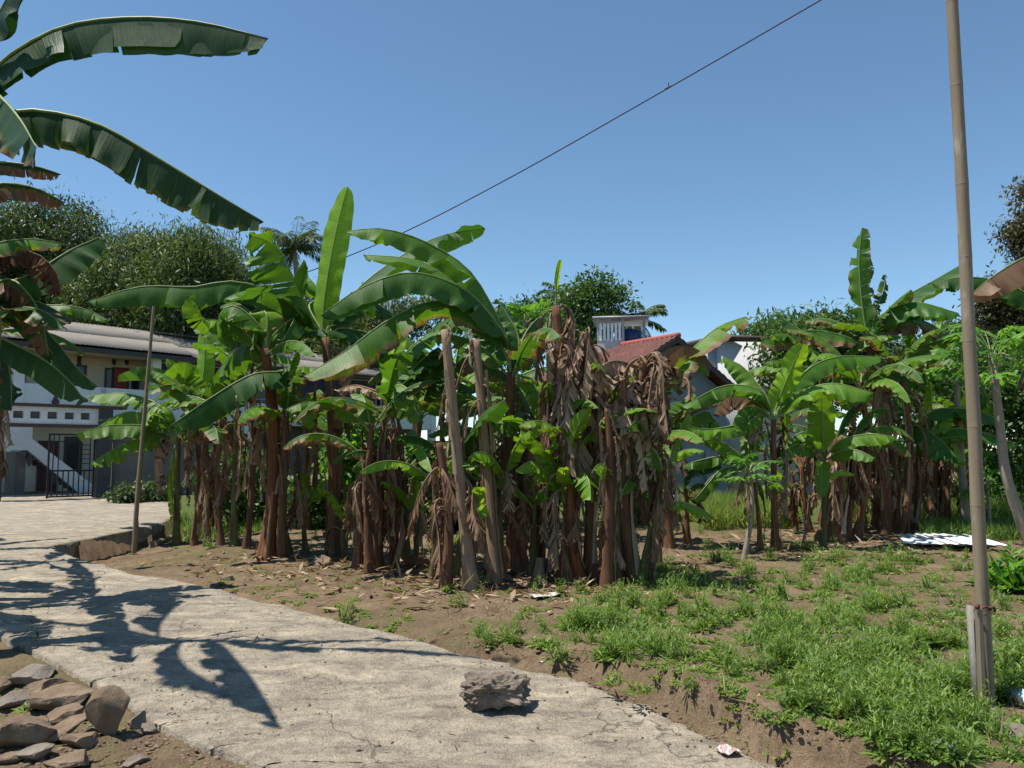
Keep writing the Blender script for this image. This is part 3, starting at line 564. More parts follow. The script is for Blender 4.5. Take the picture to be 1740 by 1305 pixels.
plant((1138, 930), (1128, 735), .10, 'banana plant behind dead tent with one long leaf rising right to red roof', dead=6, sh=4, fill=2, fL=1.1, young=.3, keys=[
    ([(1112, 665), (1135, 640), (1180, 590), (1222, 555), (1268, 538)], 30, dict(fold=36, roll=20, tears=9, dry=.38, dz=.6, ribr=.026)), ([(1115, 670), (1140, 645), (1165, 625), (1205, 640)], 42, dict(fold=70, tears=9, dry=.55, dz=.3)),
    ([(1160, 640), (1170, 650), (1172, 680)], 14, dict(dead='dead_dark', tears=6, join=False)), ([(1140, 715), (1155, 690), (1175, 670), (1182, 672)], 20, dict(young=.6)), ([(1125, 720), (1122, 740), (1135, 760)], 26, dict(young=.6)),
    ([(1150, 725), (1175, 710), (1205, 700), (1208, 735)], 24, dict(young=.5)), ([(1150, 740), (1190, 735), (1235, 760), (1268, 782)], 18, dict(young=.5, tears=5)), ([(1118, 690), (1122, 640), (1128, 670), (1130, 710)], 24, dict())])
plant((1168, 925), (1165, 830), .07, 'short dark banana stem standing alone right of the central clump', dead=3, sh=3, dL=(.2, .4), fill=2, fL=.8, fW=.12, keys=[
    ([(1165, 805), (1195, 795), (1225, 788)], 14, dict()), ([(1180, 850), (1210, 810), (1250, 790)], 14, dict(young=.2))])
# ---- right clump
plant((1318, 935), (1314, 712), .075, 'green banana plant with arching leaves and yellow heart in the right clump', dead=5, dr=(.6, 1), sh=4, mat='stem', young=.3, dry=.05, keys=[
    ([(1305, 680), (1285, 650), (1260, 622), (1228, 607)], 24, dict(fold=42, tears=2, dz=.3)), ([(1306, 690), (1288, 662), (1230, 656), (1158, 692)], 22, dict(fold=52, dz=-.4, young=.2)), ([(1320, 690), (1335, 650), (1350, 615), (1366, 584)], 22, dict(hint=(.9, -.4, 0), fold=20, young=.85, tears=2, pet=.15)),
    ([(1335, 688), (1370, 662), (1420, 652), (1486, 668)], 28, dict(fold=48, dz=-.5, young=.3, tears=2)), ([(1340, 670), (1370, 630), (1420, 607), (1500, 606)], 25, dict(fold=48, dz=.5, young=.15, tears=3)), ([(1330, 680), (1370, 630), (1390, 610), (1380, 600)], 22, dict(young=.5, dz=.8)),
    ([(1296, 692), (1260, 672), (1232, 676), (1212, 705)], 28, dict(dry=.85, fold=68, tears=9, dz=.1)), ([(1300, 700), (1275, 690), (1255, 700), (1240, 735)], 24, dict(fold=50)), ([(1318, 700), (1330, 690), (1336, 720), (1330, 760)], 18, dict(dry=.35, young=.8)),
    ([(1300, 705), (1260, 720), (1200, 730), (1155, 720)], 20, dict(young=.4, dz=-.3)), ([(1292, 720), (1265, 740), (1280, 755)], 18, dict(dead='dead', tears=6, crump=.1))])
plant((1292, 936), (1275, 795), .05, 'small banana plant with upright pale leaf beside the little papaya', mat='stem', dead=3, dL=(.2, .5), sh=3, young=.2, keys=[
    ([(1272, 775), (1270, 745), (1262, 718)], 13, dict(hint=CAMX, fold=25, young=.25, tears=0)), ([(1262, 790), (1235, 775), (1190, 782), (1160, 792)], 16, dict(dz=.3)), ([(1265, 795), (1230, 795), (1205, 820), (1180, 850)], 16, dict(dz=-.4)), ([(1265, 780), (1240, 760), (1215, 745), (1195, 740)], 17, dict(young=.5)),
    ([(1290, 820), (1298, 850), (1300, 905)], 9, dict(fold=70, tears=1)), ([(1280, 770), (1290, 740), (1300, 730)], 14, dict())])
plant((1412, 918), (1420, 745), .24, 'very thick banana stem with flaking grey-brown bark in the right clump', dead=10, dr=(.6, 1), dL=(.5, 1.0), dW=.18, r1=.17, sh=8, fill=5, fL=1.5, dry=.3)
plant((1398, 915), (1400, 770), .06, 'young banana plant with broad leaf facing forward before the thick stem', mat='stem_green', dead=2, sh=2, young=.25, d=12.6, keys=[
    ([(1398, 760), (1397, 740), (1397, 710), (1396, 672)], 24, dict(hint=CAMX, fold=8, young=.35, tears=1, pet=.1, slant=.1)), ([(1412, 765), (1430, 748), (1475, 738), (1524, 742)], 20, dict(fold=50, tears=1, dz=-.3)), ([(1408, 780), (1425, 768), (1455, 765), (1486, 778)], 17, dict(fold=50, tears=1, dz=-.5)),
    ([(1397, 780), (1396, 800), (1395, 845)], 13, dict(hint=CAMX, fold=20, tears=0)), ([(1385, 770), (1355, 755), (1325, 772)], 18, dict()), ([(1385, 760), (1370, 735), (1345, 745), (1330, 770)], 20, dict()), ([(1410, 805), (1430, 800), (1452, 806)], 10, dict(young=.8, dry=.3))])
for k, (bx, by, tx, ty, lab) in enumerate([
    (1376, 905, 1362, 790, 'reddish banana stem leaning left of the thick stem'), (1355, 890, 1345, 800, 'thin banana stem under a bent brown leaf in the right clump'), (1440, 915, 1446, 740, 'dark banana stem right of the thick flaking one')]):
    plant((bx, by), (tx, ty), .07, lab, dead=5, sh=4, dL=(.3, .7), mat=['stem_red', 'stem_red', 'stem'][k], fill=[2, 3, 4][k], fL=1.2, fW=.16,
          keys=[([(1340, 780), (1365, 775), (1385, 800), (1385, 850)], 28, dict(dead='dead_dark', fold=55, tears=8, crump=.08))] if k == 1 else [])
plant((1505, 905), (1478, 590), .13, 'tallest banana plant at right with torn leaf pointing straight up', dead=10, dr=(.45, .9), dL=(.5, 1.1), dW=.16, sh=4, fill=1, dry=.2, keys=[
    ([(1468, 540), (1462, 490), (1460, 440), (1465, 386)], 22, dict(hint=(.8, -.6, 0), fold=30, tears=10, dry=.25, young=.1, dz=-.1, pet=.08)), ([(1485, 540), (1495, 510), (1502, 490), (1505, 466)], 12, dict(fold=30, hint=CAMX, dry=.2)), ([(1485, 550), (1505, 530), (1525, 510), (1548, 492)], 18, dict(fold=40, dry=.3, roll=20)),
    ([(1485, 555), (1515, 525), (1560, 514), (1628, 532)], 30, dict(fold=50, tears=2, dz=-.6, dry=0)), ([(1490, 550), (1530, 510), (1590, 475), (1650, 440)], 32, dict(fold=42, roll=15, tears=3, dz=.6)), ([(1495, 560), (1540, 540), (1590, 555), (1620, 590)], 28, dict(dry=.55, dz=.8)),
    ([(1468, 590), (1430, 570), (1365, 562), (1292, 582)], 28, dict(fold=55, tears=6, dry=.45, dz=-.3)), ([(1470, 570), (1440, 560), (1380, 570), (1330, 540)], 20, dict(dz=.9)), ([(1475, 560), (1478, 520), (1476, 470), (1480, 440)], 14, dict(dz=.6)), ([(1480, 600), (1500, 590), (1520, 620), (1560, 640)], 26, dict(dz=-.4)),
    ([(1480, 600), (1475, 640), (1490, 690), (1485, 730)], 24, dict(dead='dead', crump=.1, tears=9, fold=40))])
plant((1580, 898), (1577, 680), .11, 'banana plant with wide crown left of the bamboo pole in the right clump', dead=8, dr=(.4, .9), sh=4, dry=.1, keys=[
    ([(1585, 640), (1600, 600), (1630, 575), (1660, 560)], 24, dict(dz=.6)), ([(1572, 640), (1560, 590), (1550, 560), (1530, 540)], 24, dict(young=.3)), ([(1565, 645), (1545, 620), (1510, 600), (1480, 590)], 26, dict(dz=-.4)), ([(1570, 660), (1540, 650), (1520, 680), (1500, 720)], 26, dict(dz=-.5)),
    ([(1582, 640), (1590, 610), (1595, 580), (1600, 545)], 18, dict(young=.6, hint=CAMX, fold=25)), ([(1590, 660), (1625, 640), (1660, 650), (1690, 700)], 28, dict(dz=.3))])
plant((1556, 902), (1560, 735), .085, 'banana plant with long leaves reaching right behind the bamboo pole', dead=7, sh=4, dry=.08, keys=[
    ([(1570, 708), (1600, 694), (1660, 698), (1702, 716)], 22, dict(fold=46, dz=.3, tears=1)), ([(1580, 740), (1625, 728), (1680, 738), (1730, 756)], 18, dict(fold=46, dz=-.2, tears=1)), ([(1545, 718), (1570, 728), (1600, 750), (1626, 778)], 26, dict(fold=30, dz=-.7, tears=0)),
    ([(1550, 720), (1530, 700), (1500, 720), (1470, 760)], 24, dict()), ([(1590, 725), (1600, 705), (1620, 740), (1640, 790)], 22, dict(young=.5)), ([(1575, 700), (1582, 670), (1578, 650)], 10, dict(young=.8, hint=CAMX, fold=20))])
for k, (bx, by, tx, ty, lab) in enumerate([
    (1486, 900, 1480, 770, 'brown banana stem left of the tallest right-hand plant'), (1528, 902, 1530, 780, 'thin reddish banana stem right of the tallest plant'), (1545, 900, 1540, 790, 'leaning fibrous banana stem in the right-hand clump'), (1608, 896, 1612, 760, 'dark banana stem just left of the bamboo pole'),
    (1595, 892, 1592, 775, 'shaded banana stem behind the white metal sheets')]):
    plant((bx, by), (tx, ty), .085, lab, dead=7, sh=5, dL=(.3, .8), mat=['stem', 'stem_red', 'stem_red', 'stem', 'stem'][k], fill=[4, 3, 4, 4, 4][k], fL=1.4, fW=.17)
b = P(1800, 700, 9.0)
plant((1800, 1000), (1830, 560), .12, 'banana plant outside right edge with a dead brown leaf hanging into view', d=9.0, dead=3, fill=4, fL=1.7, keys=[
    ([(1810, 480), (1770, 435), (1740, 438), (1690, 468), (1650, 500)], 44, dict(dry=.9, fold=62, tears=5, gap=.2, dz=-.2)), ([(1800, 560), (1770, 590), (1745, 620), (1725, 660)], 22, dict(dry=.5))])
# a few plants in the shade behind the central clump close the view to the yard
for k, (bx, by, tx, ty, dd, lab) in enumerate([
    (520, 900, 520, 720, 15.5, 'banana plant in deep shade between the red stem and the tall plant'), (700, 900, 715, 700, 15.0, 'banana plant in shade behind the pale drooping leaf'), (830, 900, 835, 690, 14.0, 'banana plant in shade seen between the two leaning poles'),
    (905, 900, 915, 690, 13.5, 'banana plant in shade behind the brown tower, left side'), (1040, 900, 1010, 720, 13.8, 'banana plant in shade behind the dead leaf tent'), (1645, 880, 1650, 720, 17.5, 'small banana plant behind the bamboo pole near the tall grass'), (1455, 895, 1462, 650, 13.9, 'banana plant with hanging dead leaves between the thick stem and the tallest plant'), (1535, 885, 1528, 630, 14.6, 'leafy banana plant behind the tallest right-hand one'), (1420, 885, 1400, 640, 15.0, 'leafy banana plant behind the broad forward-facing leaf'), (740, 900, 770, 640, 13.5, 'tall shaded banana plant behind the left leaning pole'), (1460, 880, 1450, 700, 17.0, 'banana plant behind the thick flaking stem'),]):
    plant((bx, by), (tx, ty), .09, lab, fill=10, fL=1.6, fW=.2, dead=[3, 3, 2, 2, 2, 4, 9, 6, 4, 3, 4][k], sh=2, d=dd, young=.2, dry=.2)
# young suckers with bright leaves at the feet of the clumps
for k, (bx, by, ty, lab) in enumerate([(702, 962, 862, 'young sucker with broad dark leaves left of the leaning poles'), (903, 980, 850, 'young sucker with fresh leaves at the left foot of the brown tower'), (588, 948, 880, 'small sucker right of the tall plant foot'), (856, 986, 800, 'slim sucker right of the leaning poles'),
        (1050, 992, 840, 'young sucker in front of the dead leaf tent'), (520, 942, 850, 'young sucker between the red stem and the tall plant'), (1352, 905, 830, 'young sucker left of the thick flaking stem'), (1470, 905, 800, 'young sucker left of the tallest right-hand plant'), (735, 985, 800, 'slender sucker behind the short dead stem'), (1118, 960, 790, 'leafy sucker at the right side of the central clump')]):
    plant((bx, by), (bx + U(-6, 6), ty), .05, lab, mat='stem_green', fill=4, fL=.95, fW=.12, young=.55, dry=0.0, dead=2, dL=(.2, .4), sh=2, fe=(30, 80))
# ------------------------------------------------------------------ building materials
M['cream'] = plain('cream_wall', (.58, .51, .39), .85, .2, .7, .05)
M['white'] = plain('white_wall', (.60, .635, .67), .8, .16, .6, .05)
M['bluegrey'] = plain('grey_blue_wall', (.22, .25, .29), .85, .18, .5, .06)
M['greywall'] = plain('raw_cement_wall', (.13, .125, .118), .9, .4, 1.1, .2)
M['litwall'] = plain('pale_grey_wall', (.50, .51, .53), .85, .06, 1.0, .05)
M['asb'] = plain('fibre_cement_roof', (.165, .152, .135), .95, .25, 1.4, .2)
M['dark'] = plain('dark_grey_paint', (.045, .045, .052), .6, .2, 4, .05)
M['black'] = plain('black_iron', (.015, .015, .018), .45, .3, 9, .05)
M['glassd'] = plain('dark_window', (.02, .022, .028), .15, .2, 2, 0, spec=.6)
M['red'] = plain('red_door', (.26, .035, .03), .6, .15, 4, .05)
M['maroon'] = plain('brown_door', (.10, .03, .025), .6, .2, 4, .05)
M['navy'] = plain('navy_shade_cloth', (.030, .034, .060), .85, .15, 3, .05)
M['steel'] = plain('grey_steel_tube', (.35, .37, .40), .45, .15, 6, 0)
M['bluetank'] = plain('blue_plastic', (.02, .05, .16), .4, .15, 3, 0)
M['whitesheet'] = plain('white_sheet_metal', (.80, .82, .85), .4, .06, 2.2, .05)
M['fascia'] = plain('dark_brown_fascia', (.07, .045, .04), .7, .25, 4, .1)
def mat_tile():
    t = NT('red_clay_tile'); v = t.obj(); r = t.rnd(); a = t.noise(v, 2.2, 6, .7); b = t.noise(v, 14, 4, .7)
    c = t.ramp(a, [(.3, (.06, .022, .018)), (.55, (.125, .042, .031)), (.75, (.18, .07, .05))])
    c = t.mix(t.ramp(b, [(.5, 0), (.75, .6)]), c, (.09, .05, .045)); t.set(Base_Color=c, Roughness=.85); t.bump(b, .3, .02); return t.m
M['tile'] = mat_tile()
def corr(w, l, amp, pitch, nper=6, th=.006):     # corrugated sheet, waves across w (x), length l (y)
    n = int(w / pitch * nper) + 1; x = np.linspace(0, w, n); z = amp * np.sin(x / pitch * 6.283)
    V = []; F = []
    for zz in (0, -th):
        for y in (0, l): V += [(a, y, b + zz) for a, b in zip(x, z)]
    for i in range(n - 1):
        F += [(i, i + 1, n + i + 1, n + i), (2*n + i, 3*n + i, 3*n + i + 1, 2*n + i + 1), (i, 2*n + i, 2*n + i + 1, i + 1), (n + i, n + i + 1, 3*n + i + 1, 3*n + i)]
    return np.array(V, float), F

# ------------------------------------------------------------------ two-storey house on the left
A0 = P(80, 700, 27.0); A1 = P(500, 700, 34.6); A0[2] = A1[2] = 0
hu = nrm(A1 - A0); hn = np.array([hu[1], -hu[0], 0])      # along the front, outward
HZ = .12; house = thing('boarding_house', (A0[0], A0[1], HZ), 'two-storey white and cream house with long grey corrugated roof and outside stairs', 'house', rz=math.atan2(hu[1], hu[0]))
def hU(px):                                                # along-front coordinate seen at a pixel column
    r = ray(px, 700); a = A0[:2]; M2 = np.array([[r[0], -hu[0]], [r[1], -hu[1]]]); return float(np.linalg.solve(M2, a - CAM[:2])[1])
def hZ(px, py, back=0):                                    # height above the house floor seen at a pixel
    r = ray(px, py); q = A0 - hn * back; M2 = np.array([[r[0], -hu[0]], [r[1], -hu[1]]]); k = np.linalg.solve(M2, (q - CAM)[:2])[0]
    return float(CAM[2] + r[2] * k - HZ)
def hb(name, mat, parent, *boxes):                         # boxes in house coords: u, depth (0 front, + back), z
    m = MB(); [m.box(*b) for b in boxes]; return m.build(name, M[mat], parent)
u0, u1 = hU(-160), hU(740); zf = 2.75; zp = hZ(60, 652); ze = hZ(80, 592)
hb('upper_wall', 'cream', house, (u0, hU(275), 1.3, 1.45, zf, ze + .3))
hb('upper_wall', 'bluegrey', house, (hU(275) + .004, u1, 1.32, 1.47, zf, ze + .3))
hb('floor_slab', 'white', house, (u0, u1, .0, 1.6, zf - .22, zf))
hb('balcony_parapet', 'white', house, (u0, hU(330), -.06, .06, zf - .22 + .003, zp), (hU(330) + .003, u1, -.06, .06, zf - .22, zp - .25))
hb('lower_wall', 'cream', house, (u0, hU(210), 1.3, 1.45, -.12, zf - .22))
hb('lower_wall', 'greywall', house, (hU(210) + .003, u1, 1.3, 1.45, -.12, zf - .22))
hb('rear_wall', 'cream', house, (u0, u1, 5.5, 5.65, -.12, ze + .6)); hb('end_wall', 'cream', house, (u1 - .15, u1, 1.48, 5.49, -.12, ze + .5))
for px in (28, 262, 420, 560, 735):
    hb('column', 'white', house, (hU(px) - .16, hU(px) + .16, -.10, .22, -.12, ze + .05))
hb('ceiling_board', 'cream', house, (u0, u1, -.55, 5.4, ze - .02, ze + .02)); hb('fascia', 'dark', house, (u0, u1, -.62, -.56, ze - .08, ze + .10))
# roof: corrugated sheets laid side by side in two courses, low slope to the front
sheet_V, sheet_F = corr(1.08, 2.4, .009, .146)
sm = None; slope = math.atan2(1.35, 4.2)
n_sh = int((u1 - u0 + 1) / 1.05)
for row in range(2):
    for i in range(n_sh):
        if sm is None: o = mk('roof_sheet', sheet_V, sheet_F, M['asb'], house, smooth=True); sm = o.data
        else: o = bpy.data.objects.new('roof_sheet', sm); COL.objects.link(o); o.parent = house
        o.location = (u0 - .6 + i * 1.05, -.75 + row * 2.2 * math.cos(slope), ze + .16 + row * (2.2 * math.sin(slope) + .015) + (.006 if i % 2 else 0) - (.12 if hU(300) < u0 - .6 + i * 1.05 else 0)); o.rotation_euler = (slope, 0, U(-.004, .004))
hb('ridge_cap', 'asb', house, (u0 - .6, u1 + .5, 3.55, 3.75, ze + 1.52, ze + 1.58))
m = MB(); m.add([(u0, 3.6, ze + 1.5), (u1, 3.6, ze + 1.5), (u1, 6.2, ze + .3), (u0, 6.2, ze + .3)], [(0, 1, 2, 3)]); m.build('rear_roof_slope', M['asb'], house)
# openings on the upper floor
def opening(px0, px1, zt, zb, mat, name='window', frame='dark'):
    a, b = hU(px0), hU(px1); o = hb(name, mat, house, (a, b, 1.27, 1.295, zb, zt))
    hb('frame', frame, o, (a - .06, a, 1.24, 1.298, zb, zt + .06), (b, b + .06, 1.24, 1.298, zb, zt + .06), (a, b, 1.24, 1.298, zt, zt + .06)); return o
k = .875
def hz2(px, py): return hZ(px, py, 1.3)
opening(143, 166, hz2(150, 624), zf + .9, 'glassd'); opening(204, 214, hz2(210, 630), zf + .7, 'glassd'); opening(216, 240, hz2(225, 629), zf, 'red', 'door', 'maroon'); opening(250, 258, hz2(255, 632), zf + .5, 'glassd')
opening(36, 60, hz2(48, 640), zf, 'maroon', 'door')
for px in (155, 215, 237): 
    a = hU(px); m = MB(); z = hz2(px, 614); m.box(a - .05, a + .05, 1.2, 1.297, z - .12, z + .14); m.tube([(a, 1.19, z - .2), (a, 1.19, z + .02)], .05, 8); m.build('wall_lamp', M['black'], house)
a = hU(122); z = hz2(122, 605); m = MB(); m.box(a - .09, a - .06, 1.28, 1.297, z - .13, z + .10); m.box(a + .02, a + .16, 1.28, 1.297, z + .07, z + .10); m.box(a + .09, a + .12, 1.28, 1.297, z - .13, z + .069); m.build('wall_hook', M['dark'], house)
# shade cloths in white frames and the pipe railing of the right wing
for p0, p1 in ((268, 338), (345, 415), (505, 560), (566, 640), (650, 715)):
    a, b = hU(p0), hU(p1); o = hb('shade_cloth', 'navy', house, (a, b, .10, .12, zf + .9, ze - .15))
    hb('frame', 'steel', o, (a - .05, a, .08, .14, zf + .85, ze - .1), (b, b + .05, .08, .14, zf + .85, ze - .1), (a, b, .08, .14, ze - .149, ze - .1), (a, b, .08, .14, zf + .85, zf + .899))
for z in (.55, .85):
    m = MB(); m.tube([(hU(430), 0, zf + z), (u1, 0, zf + z)], .025, 6); m.build('railing', M['steel'], house)
hb('pipe', 'steel', house, (hU(170), hU(176), -.12, -.07, zf, zp - .05))
# diamonds on the balcony and stair walls
def diamond(u, z, w, h, y, par):
    V = [(u - w, y, z), (u, y, z - h), (u + w, y, z), (u, y, z + h), (u - w, y + .03, z), (u, y + .03, z - h), (u + w, y + .03, z), (u, y + .03, z + h)]
    mk('diamond_panel', V, [(0, 1, 2, 3), (0, 4, 5, 1), (1, 5, 6, 2), (2, 6, 7, 3), (3, 7, 4, 0)], M['dark'], par, smooth=False)
diamond(hU(92), zf + .35, hU(99) - hU(92), .26, -.085, house)
# stair with stepped solid balustrade, in front of the house
st = (hU(8), hU(40), hU(150)); zs = [hZ(20, 728), hZ(20, 766), hZ(120, 838)]
sp = [(hU(-5), hZ(5, 726)), (hU(40), hZ(40, 726)), (hU(40), hZ(40, 746)), (hU(150), hZ(150, 826)), (hU(150), -.1), (hU(128), -.1), (hU(34), hZ(34, 765)), (hU(-5), hZ(5, 765))]
n8 = len(sp); V = [(a, -.9, z) for a, z in sp] + [(a, -.78, z) for a, z in sp]
bal = mk('stair_balustrade', V, [tuple(range(n8)), tuple(range(2 * n8 - 1, n8 - 1, -1))] + [(i, i + n8, (i + 1) % n8 + n8, (i + 1) % n8) for i in range(n8)], M['white'], house, smooth=False)
diamond(hU(65) - .5, hZ(65, 782), hU(71) - hU(65), .22, -.925, bal); diamond(hU(107) - .5, hZ(107, 812), hU(113) - hU(107), .2, -.925, bal)
n = 13
for i in range(n):
    f = i / n; a = hU(38) + (hU(140) - hU(38)) * f; z = hZ(38, 765) * (1 - f); hb('stair_step', 'greywall', house, (a, a + (hU(140) - hU(38)) / n * 1.15, -.775, .2, z - .2, z))
hb('stair_pier', 'greywall', house, (hU(16), hU(34), -.77, .1, -.1, hZ(20, 768)))
opening(95, 124, hZ(110, 752, 1.3), -.1, 'maroon', 'door'); opening(140, 165, hZ(150, 745, 1.3), .5, 'glassd')

# ------------------------------------------------------------------ gateway: portal wall with square holes, piers, iron gate
g0 = P(0, 700, 22.4); g1 = P(200, 700, 24.6); gu = nrm((g1 - g0) * (1, 1, 0)); gn = np.array([gu[1], -gu[0], 0]); GZ = float(road_z(22))
gate_r = thing('gate_portal', (g0[0], g0[1], GZ), 'white gateway beam with five square holes on dark piers', 'gateway', rz=math.atan2(gu[1], gu[0]))
def gU(px):
    r = ray(px, 700); return float(np.linalg.solve(np.array([[r[0], -gu[0]], [r[1], -gu[1]]]), (g0 - CAM)[:2])[1])
def gZ(px, py):
    r = ray(px, py); kk = np.linalg.solve(np.array([[r[0], -gu[0]], [r[1], -gu[1]]]), (g0 - CAM)[:2])[0]; return float(CAM[2] + r[2] * kk - GZ)
zt, zb = gZ(60, 691), gZ(60, 720); hols = [30, 59, 88, 117, 144]; m = MB(); ca, cb_ = gU(-40), gU(172); zm0, zm1 = gZ(88, 712), gZ(88, 700)
m.box(ca, cb_, -.10, .10, zm1, zt); m.box(ca, cb_, -.10, .10, zb, zm0); e = [ca] + sum([[gU(h) - .13, gU(h) + .13] for h in hols], []) + [cb_]
for i in range(0, len(e), 2): m.box(e[i], e[i + 1], -.10, .10, zm0, zm1)
m.build('beam', M['white'], gate_r)
for h in hols:
    o = MB().box(gU(h) - .128, gU(h) + .128, .055, .07, zm0 + .002, zm1 - .002).build('vent_block', M['greywall'], gate_r)
MB().box(ca - .1, gU(212), -.22, .22, zt, zt + .09).build('coping', M['fascia'], gate_r); MB().box(ca - .1, cb_, -.14, .14, zb - .10, zb).build('lower_band', M['fascia'], gate_r)
MB().box(gU(166), gU(189), -.2, .2, -.15, zt - .002).build('pier', M['dark'], gate_r); MB().box(gU(-24), gU(7), -.2, .2, -.15, zb - .102).build('pier', M['dark'], gate_r)
def bars(label, pa, pb, top, closed):
    a, b = gU(pa), gU(pb); o = thing('iron_gate_leaf', (g0 + gu * a) * (1, 1, 0) + (0, 0, GZ), label, 'gate', rz=math.atan2(gu[1], gu[0]) + closed); w = b - a; h = top
    m = MB(); m.box(0, .05, -.02, .02, .02, h); m.box(w - .05, w, -.02, .02, .02, h); m.box(.05, w - .05, -.02, .02, h - .05, h); m.box(.05, w - .05, -.02, .02, .04, .09); m.box(.05, w - .05, -.02, .02, .80, .85); m.build('frame', M['black'], o)
    n = 9
    for i in range(1, n):
        x = w * i / n; MB().box(x - .016, x + .016, -.012, .012, .0901, .80).build('bar', M['black'], o)
    for i in (1, 2, 6, 8):
        x = w * i / n; MB().box(x - .014, x + .014, -.012, .012, .85, h - .05).build('bar', M['black'], o)
    for z in (1.02, 1.16, 1.3, 1.44, 1.58): MB().box(w * 6 / n + .015, w * 8 / n - .015, -.012, .012, z, z + .025).build('crossbar', M['black'], o)
    MB().box(w * 2 / n + .015, w * 6 / n - .015, -.012, .012, h - .25, h - .22).build('crossbar', M['black'], o)
bars('black iron gate leaf with upright bars closing right half of gateway', 85, 165, gZ(120, 737), .0)
bars('black iron gate leaf folded open against the left pier', -60, 9, gZ(5, 737), .0)
# cement wall right of the gate
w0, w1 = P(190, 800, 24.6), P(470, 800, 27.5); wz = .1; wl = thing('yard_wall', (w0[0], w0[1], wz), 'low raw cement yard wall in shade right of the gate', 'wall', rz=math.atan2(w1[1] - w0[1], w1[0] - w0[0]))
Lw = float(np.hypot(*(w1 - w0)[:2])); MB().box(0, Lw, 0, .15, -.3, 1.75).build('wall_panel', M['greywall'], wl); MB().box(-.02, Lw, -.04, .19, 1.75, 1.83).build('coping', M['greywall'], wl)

# ------------------------------------------------------------------ red roofed house, pale tower house and water tank
R0 = P(1152, 571, 24.0); R1 = P(1012, 592, 27.2); R1[2] = R0[2]; rd = nrm((R1 - R0) * (1, 1, 0)); gd = np.array([-rd[1], rd[0], 0]); gd = gd if gd[0] > 0 else -gd
red = thing('red_roof_house', (R0[0], R0[1], 0), 'grey house with steep red tiled roof behind the dead banana leaves', 'house')
o0 = np.array([R0[0], R0[1], 0]); hw = 3.0; zr = R0[2]; zev = zr - 1.62; lr = 5.2
def rp(a, g, z): return rd * a + gd * g + np.array([0, 0, z])      # along ridge, across, height (relative to o0)
V = [rp(.5, -hw + .3, -.3), rp(.5, hw - .3, -.3), rp(.5, hw - .3, zev), rp(.5, 0, zr - .12), rp(.5, -hw + .3, zev)]; V += [v + rd * .2 for v in V]
mk('gable_wall', V, [(0, 1, 2, 3, 4), (9, 8, 7, 6, 5)] + [(i, i + 5, (i + 1) % 5 + 5, (i + 1) % 5) for i in range(5)], M['bluegrey'], red, smooth=False)
for s in (-1, 1):
    V = [rp(.7, s * (hw - .3), -.3), rp(lr, s * (hw - .3), -.3), rp(lr, s * (hw - .3), zev), rp(.7, s * (hw - .3), zev)]; V += [v - gd * s * .15 for v in V]
    mk('side_wall', V, [(0, 1, 2, 3), (7, 6, 5, 4)] + [(i, i + 4, (i + 1) % 4 + 4, (i + 1) % 4) for i in range(4)], M['bluegrey'], red, smooth=False)
    # tiled slope: pantile ridges and stepped courses as geometry
    na, ng = 120, 44; aa = np.linspace(0, lr, na); gg = np.linspace(0, 1, ng); Vt = []
    for i, g in enumerate(gg):
        for a in aa:
            st_ = .05 * (1 - (g * 13) % 1.0); w_ = .045 * math.sin(a / .21 * 6.283); Vt.append(rp(a, s * g * hw, zr - 1.62 * g * hw / hw + st_ + w_))
    ii = (np.arange(ng - 1)[:, None] * na + np.arange(na - 1)[None]).reshape(-1, 1); q = np.hstack([ii, ii + 1, ii + na + 1, ii + na])
    mk('roof_slope', np.array(Vt), q, M['tile'], red, smooth=False)
    V = [rp(-.02, 0, zr - .02), rp(-.02, s * hw, zev - .02), rp(-.02, s * hw, zev - .2), rp(-.02, 0, zr - .2)]; V += [v + rd * .05 for v in V]
    mk('verge_board', V, [(0, 1, 2, 3), (7, 6, 5, 4)] + [(i, i + 4, (i + 1) % 4 + 4, (i + 1) % 4) for i in range(4)], M['fascia'], red, smooth=False)
V, F = tube([rp(a, 0, zr + .02) for a in np.linspace(-.05, lr, 14)], .09, 10); mk('ridge_tiles', V, F, plain('ridge_red', (.30, .075, .065), .8, .2, 6, .1), red)
V, F = tube([rp(.42, hw - 1.35, .2), rp(.42, hw - 1.35, 1.5)], .045, 8); mk('pipe', V, F, M['steel'], red)
mk('window', np.array([rp(.47, -1.2, .7), rp(.47, -.2, .7), rp(.47, -.2, 1.6), rp(.47, -1.2, 1.6)]), [(0, 1, 2, 3)], M['glassd'], red, smooth=False)
q0 = P(1226, 600, 28.0); tw = thing('pale_wall_house', (q0[0], q0[1], 0), 'tall pale grey house with dark slanted eave behind the red roof', 'house', rz=.35)
zt = P(1226, 580, 28)[2]; V = boxv(0, 4.6, 0, 4, -.2, zt); V[4:8, 2] += [0.0, .15, .15, .0]; V[[0, 3, 4, 7]] += (0, 0, 0); 
Vl = V @ np.eye(3); mk('wall', Vl, BOXF, M['litwall'], tw, smooth=False)
V = boxv(-2.6, -.002, .3, 4, -.2, zt - .62); V[[4, 7], 2] -= .5; V[[5, 6], 2] += .55; mk('side_wing', V, BOXF, M['litwall'], tw, smooth=False)
V = boxv(-.35, 5.0, -.35, 4.3, zt + .17, zt + .3); V[[0, 3, 4, 7], 2] -= .12; mk('eave', V, BOXF, M['fascia'], tw, smooth=False)
t0 = P(1015, 590, 26.2); tk = thing('water_tank_tower', (t0[0], t0[1], 0), 'white slatted water tank stand with flat roof above the red tiles', 'tank stand', rz=-.15)
def tz(py): return float(P(1015, py, 26.2)[2])
W1, W2 = 44 * mpx(26.2), 80 * mpx(26.2); zb, zt = tz(590) - .8, tz(543)
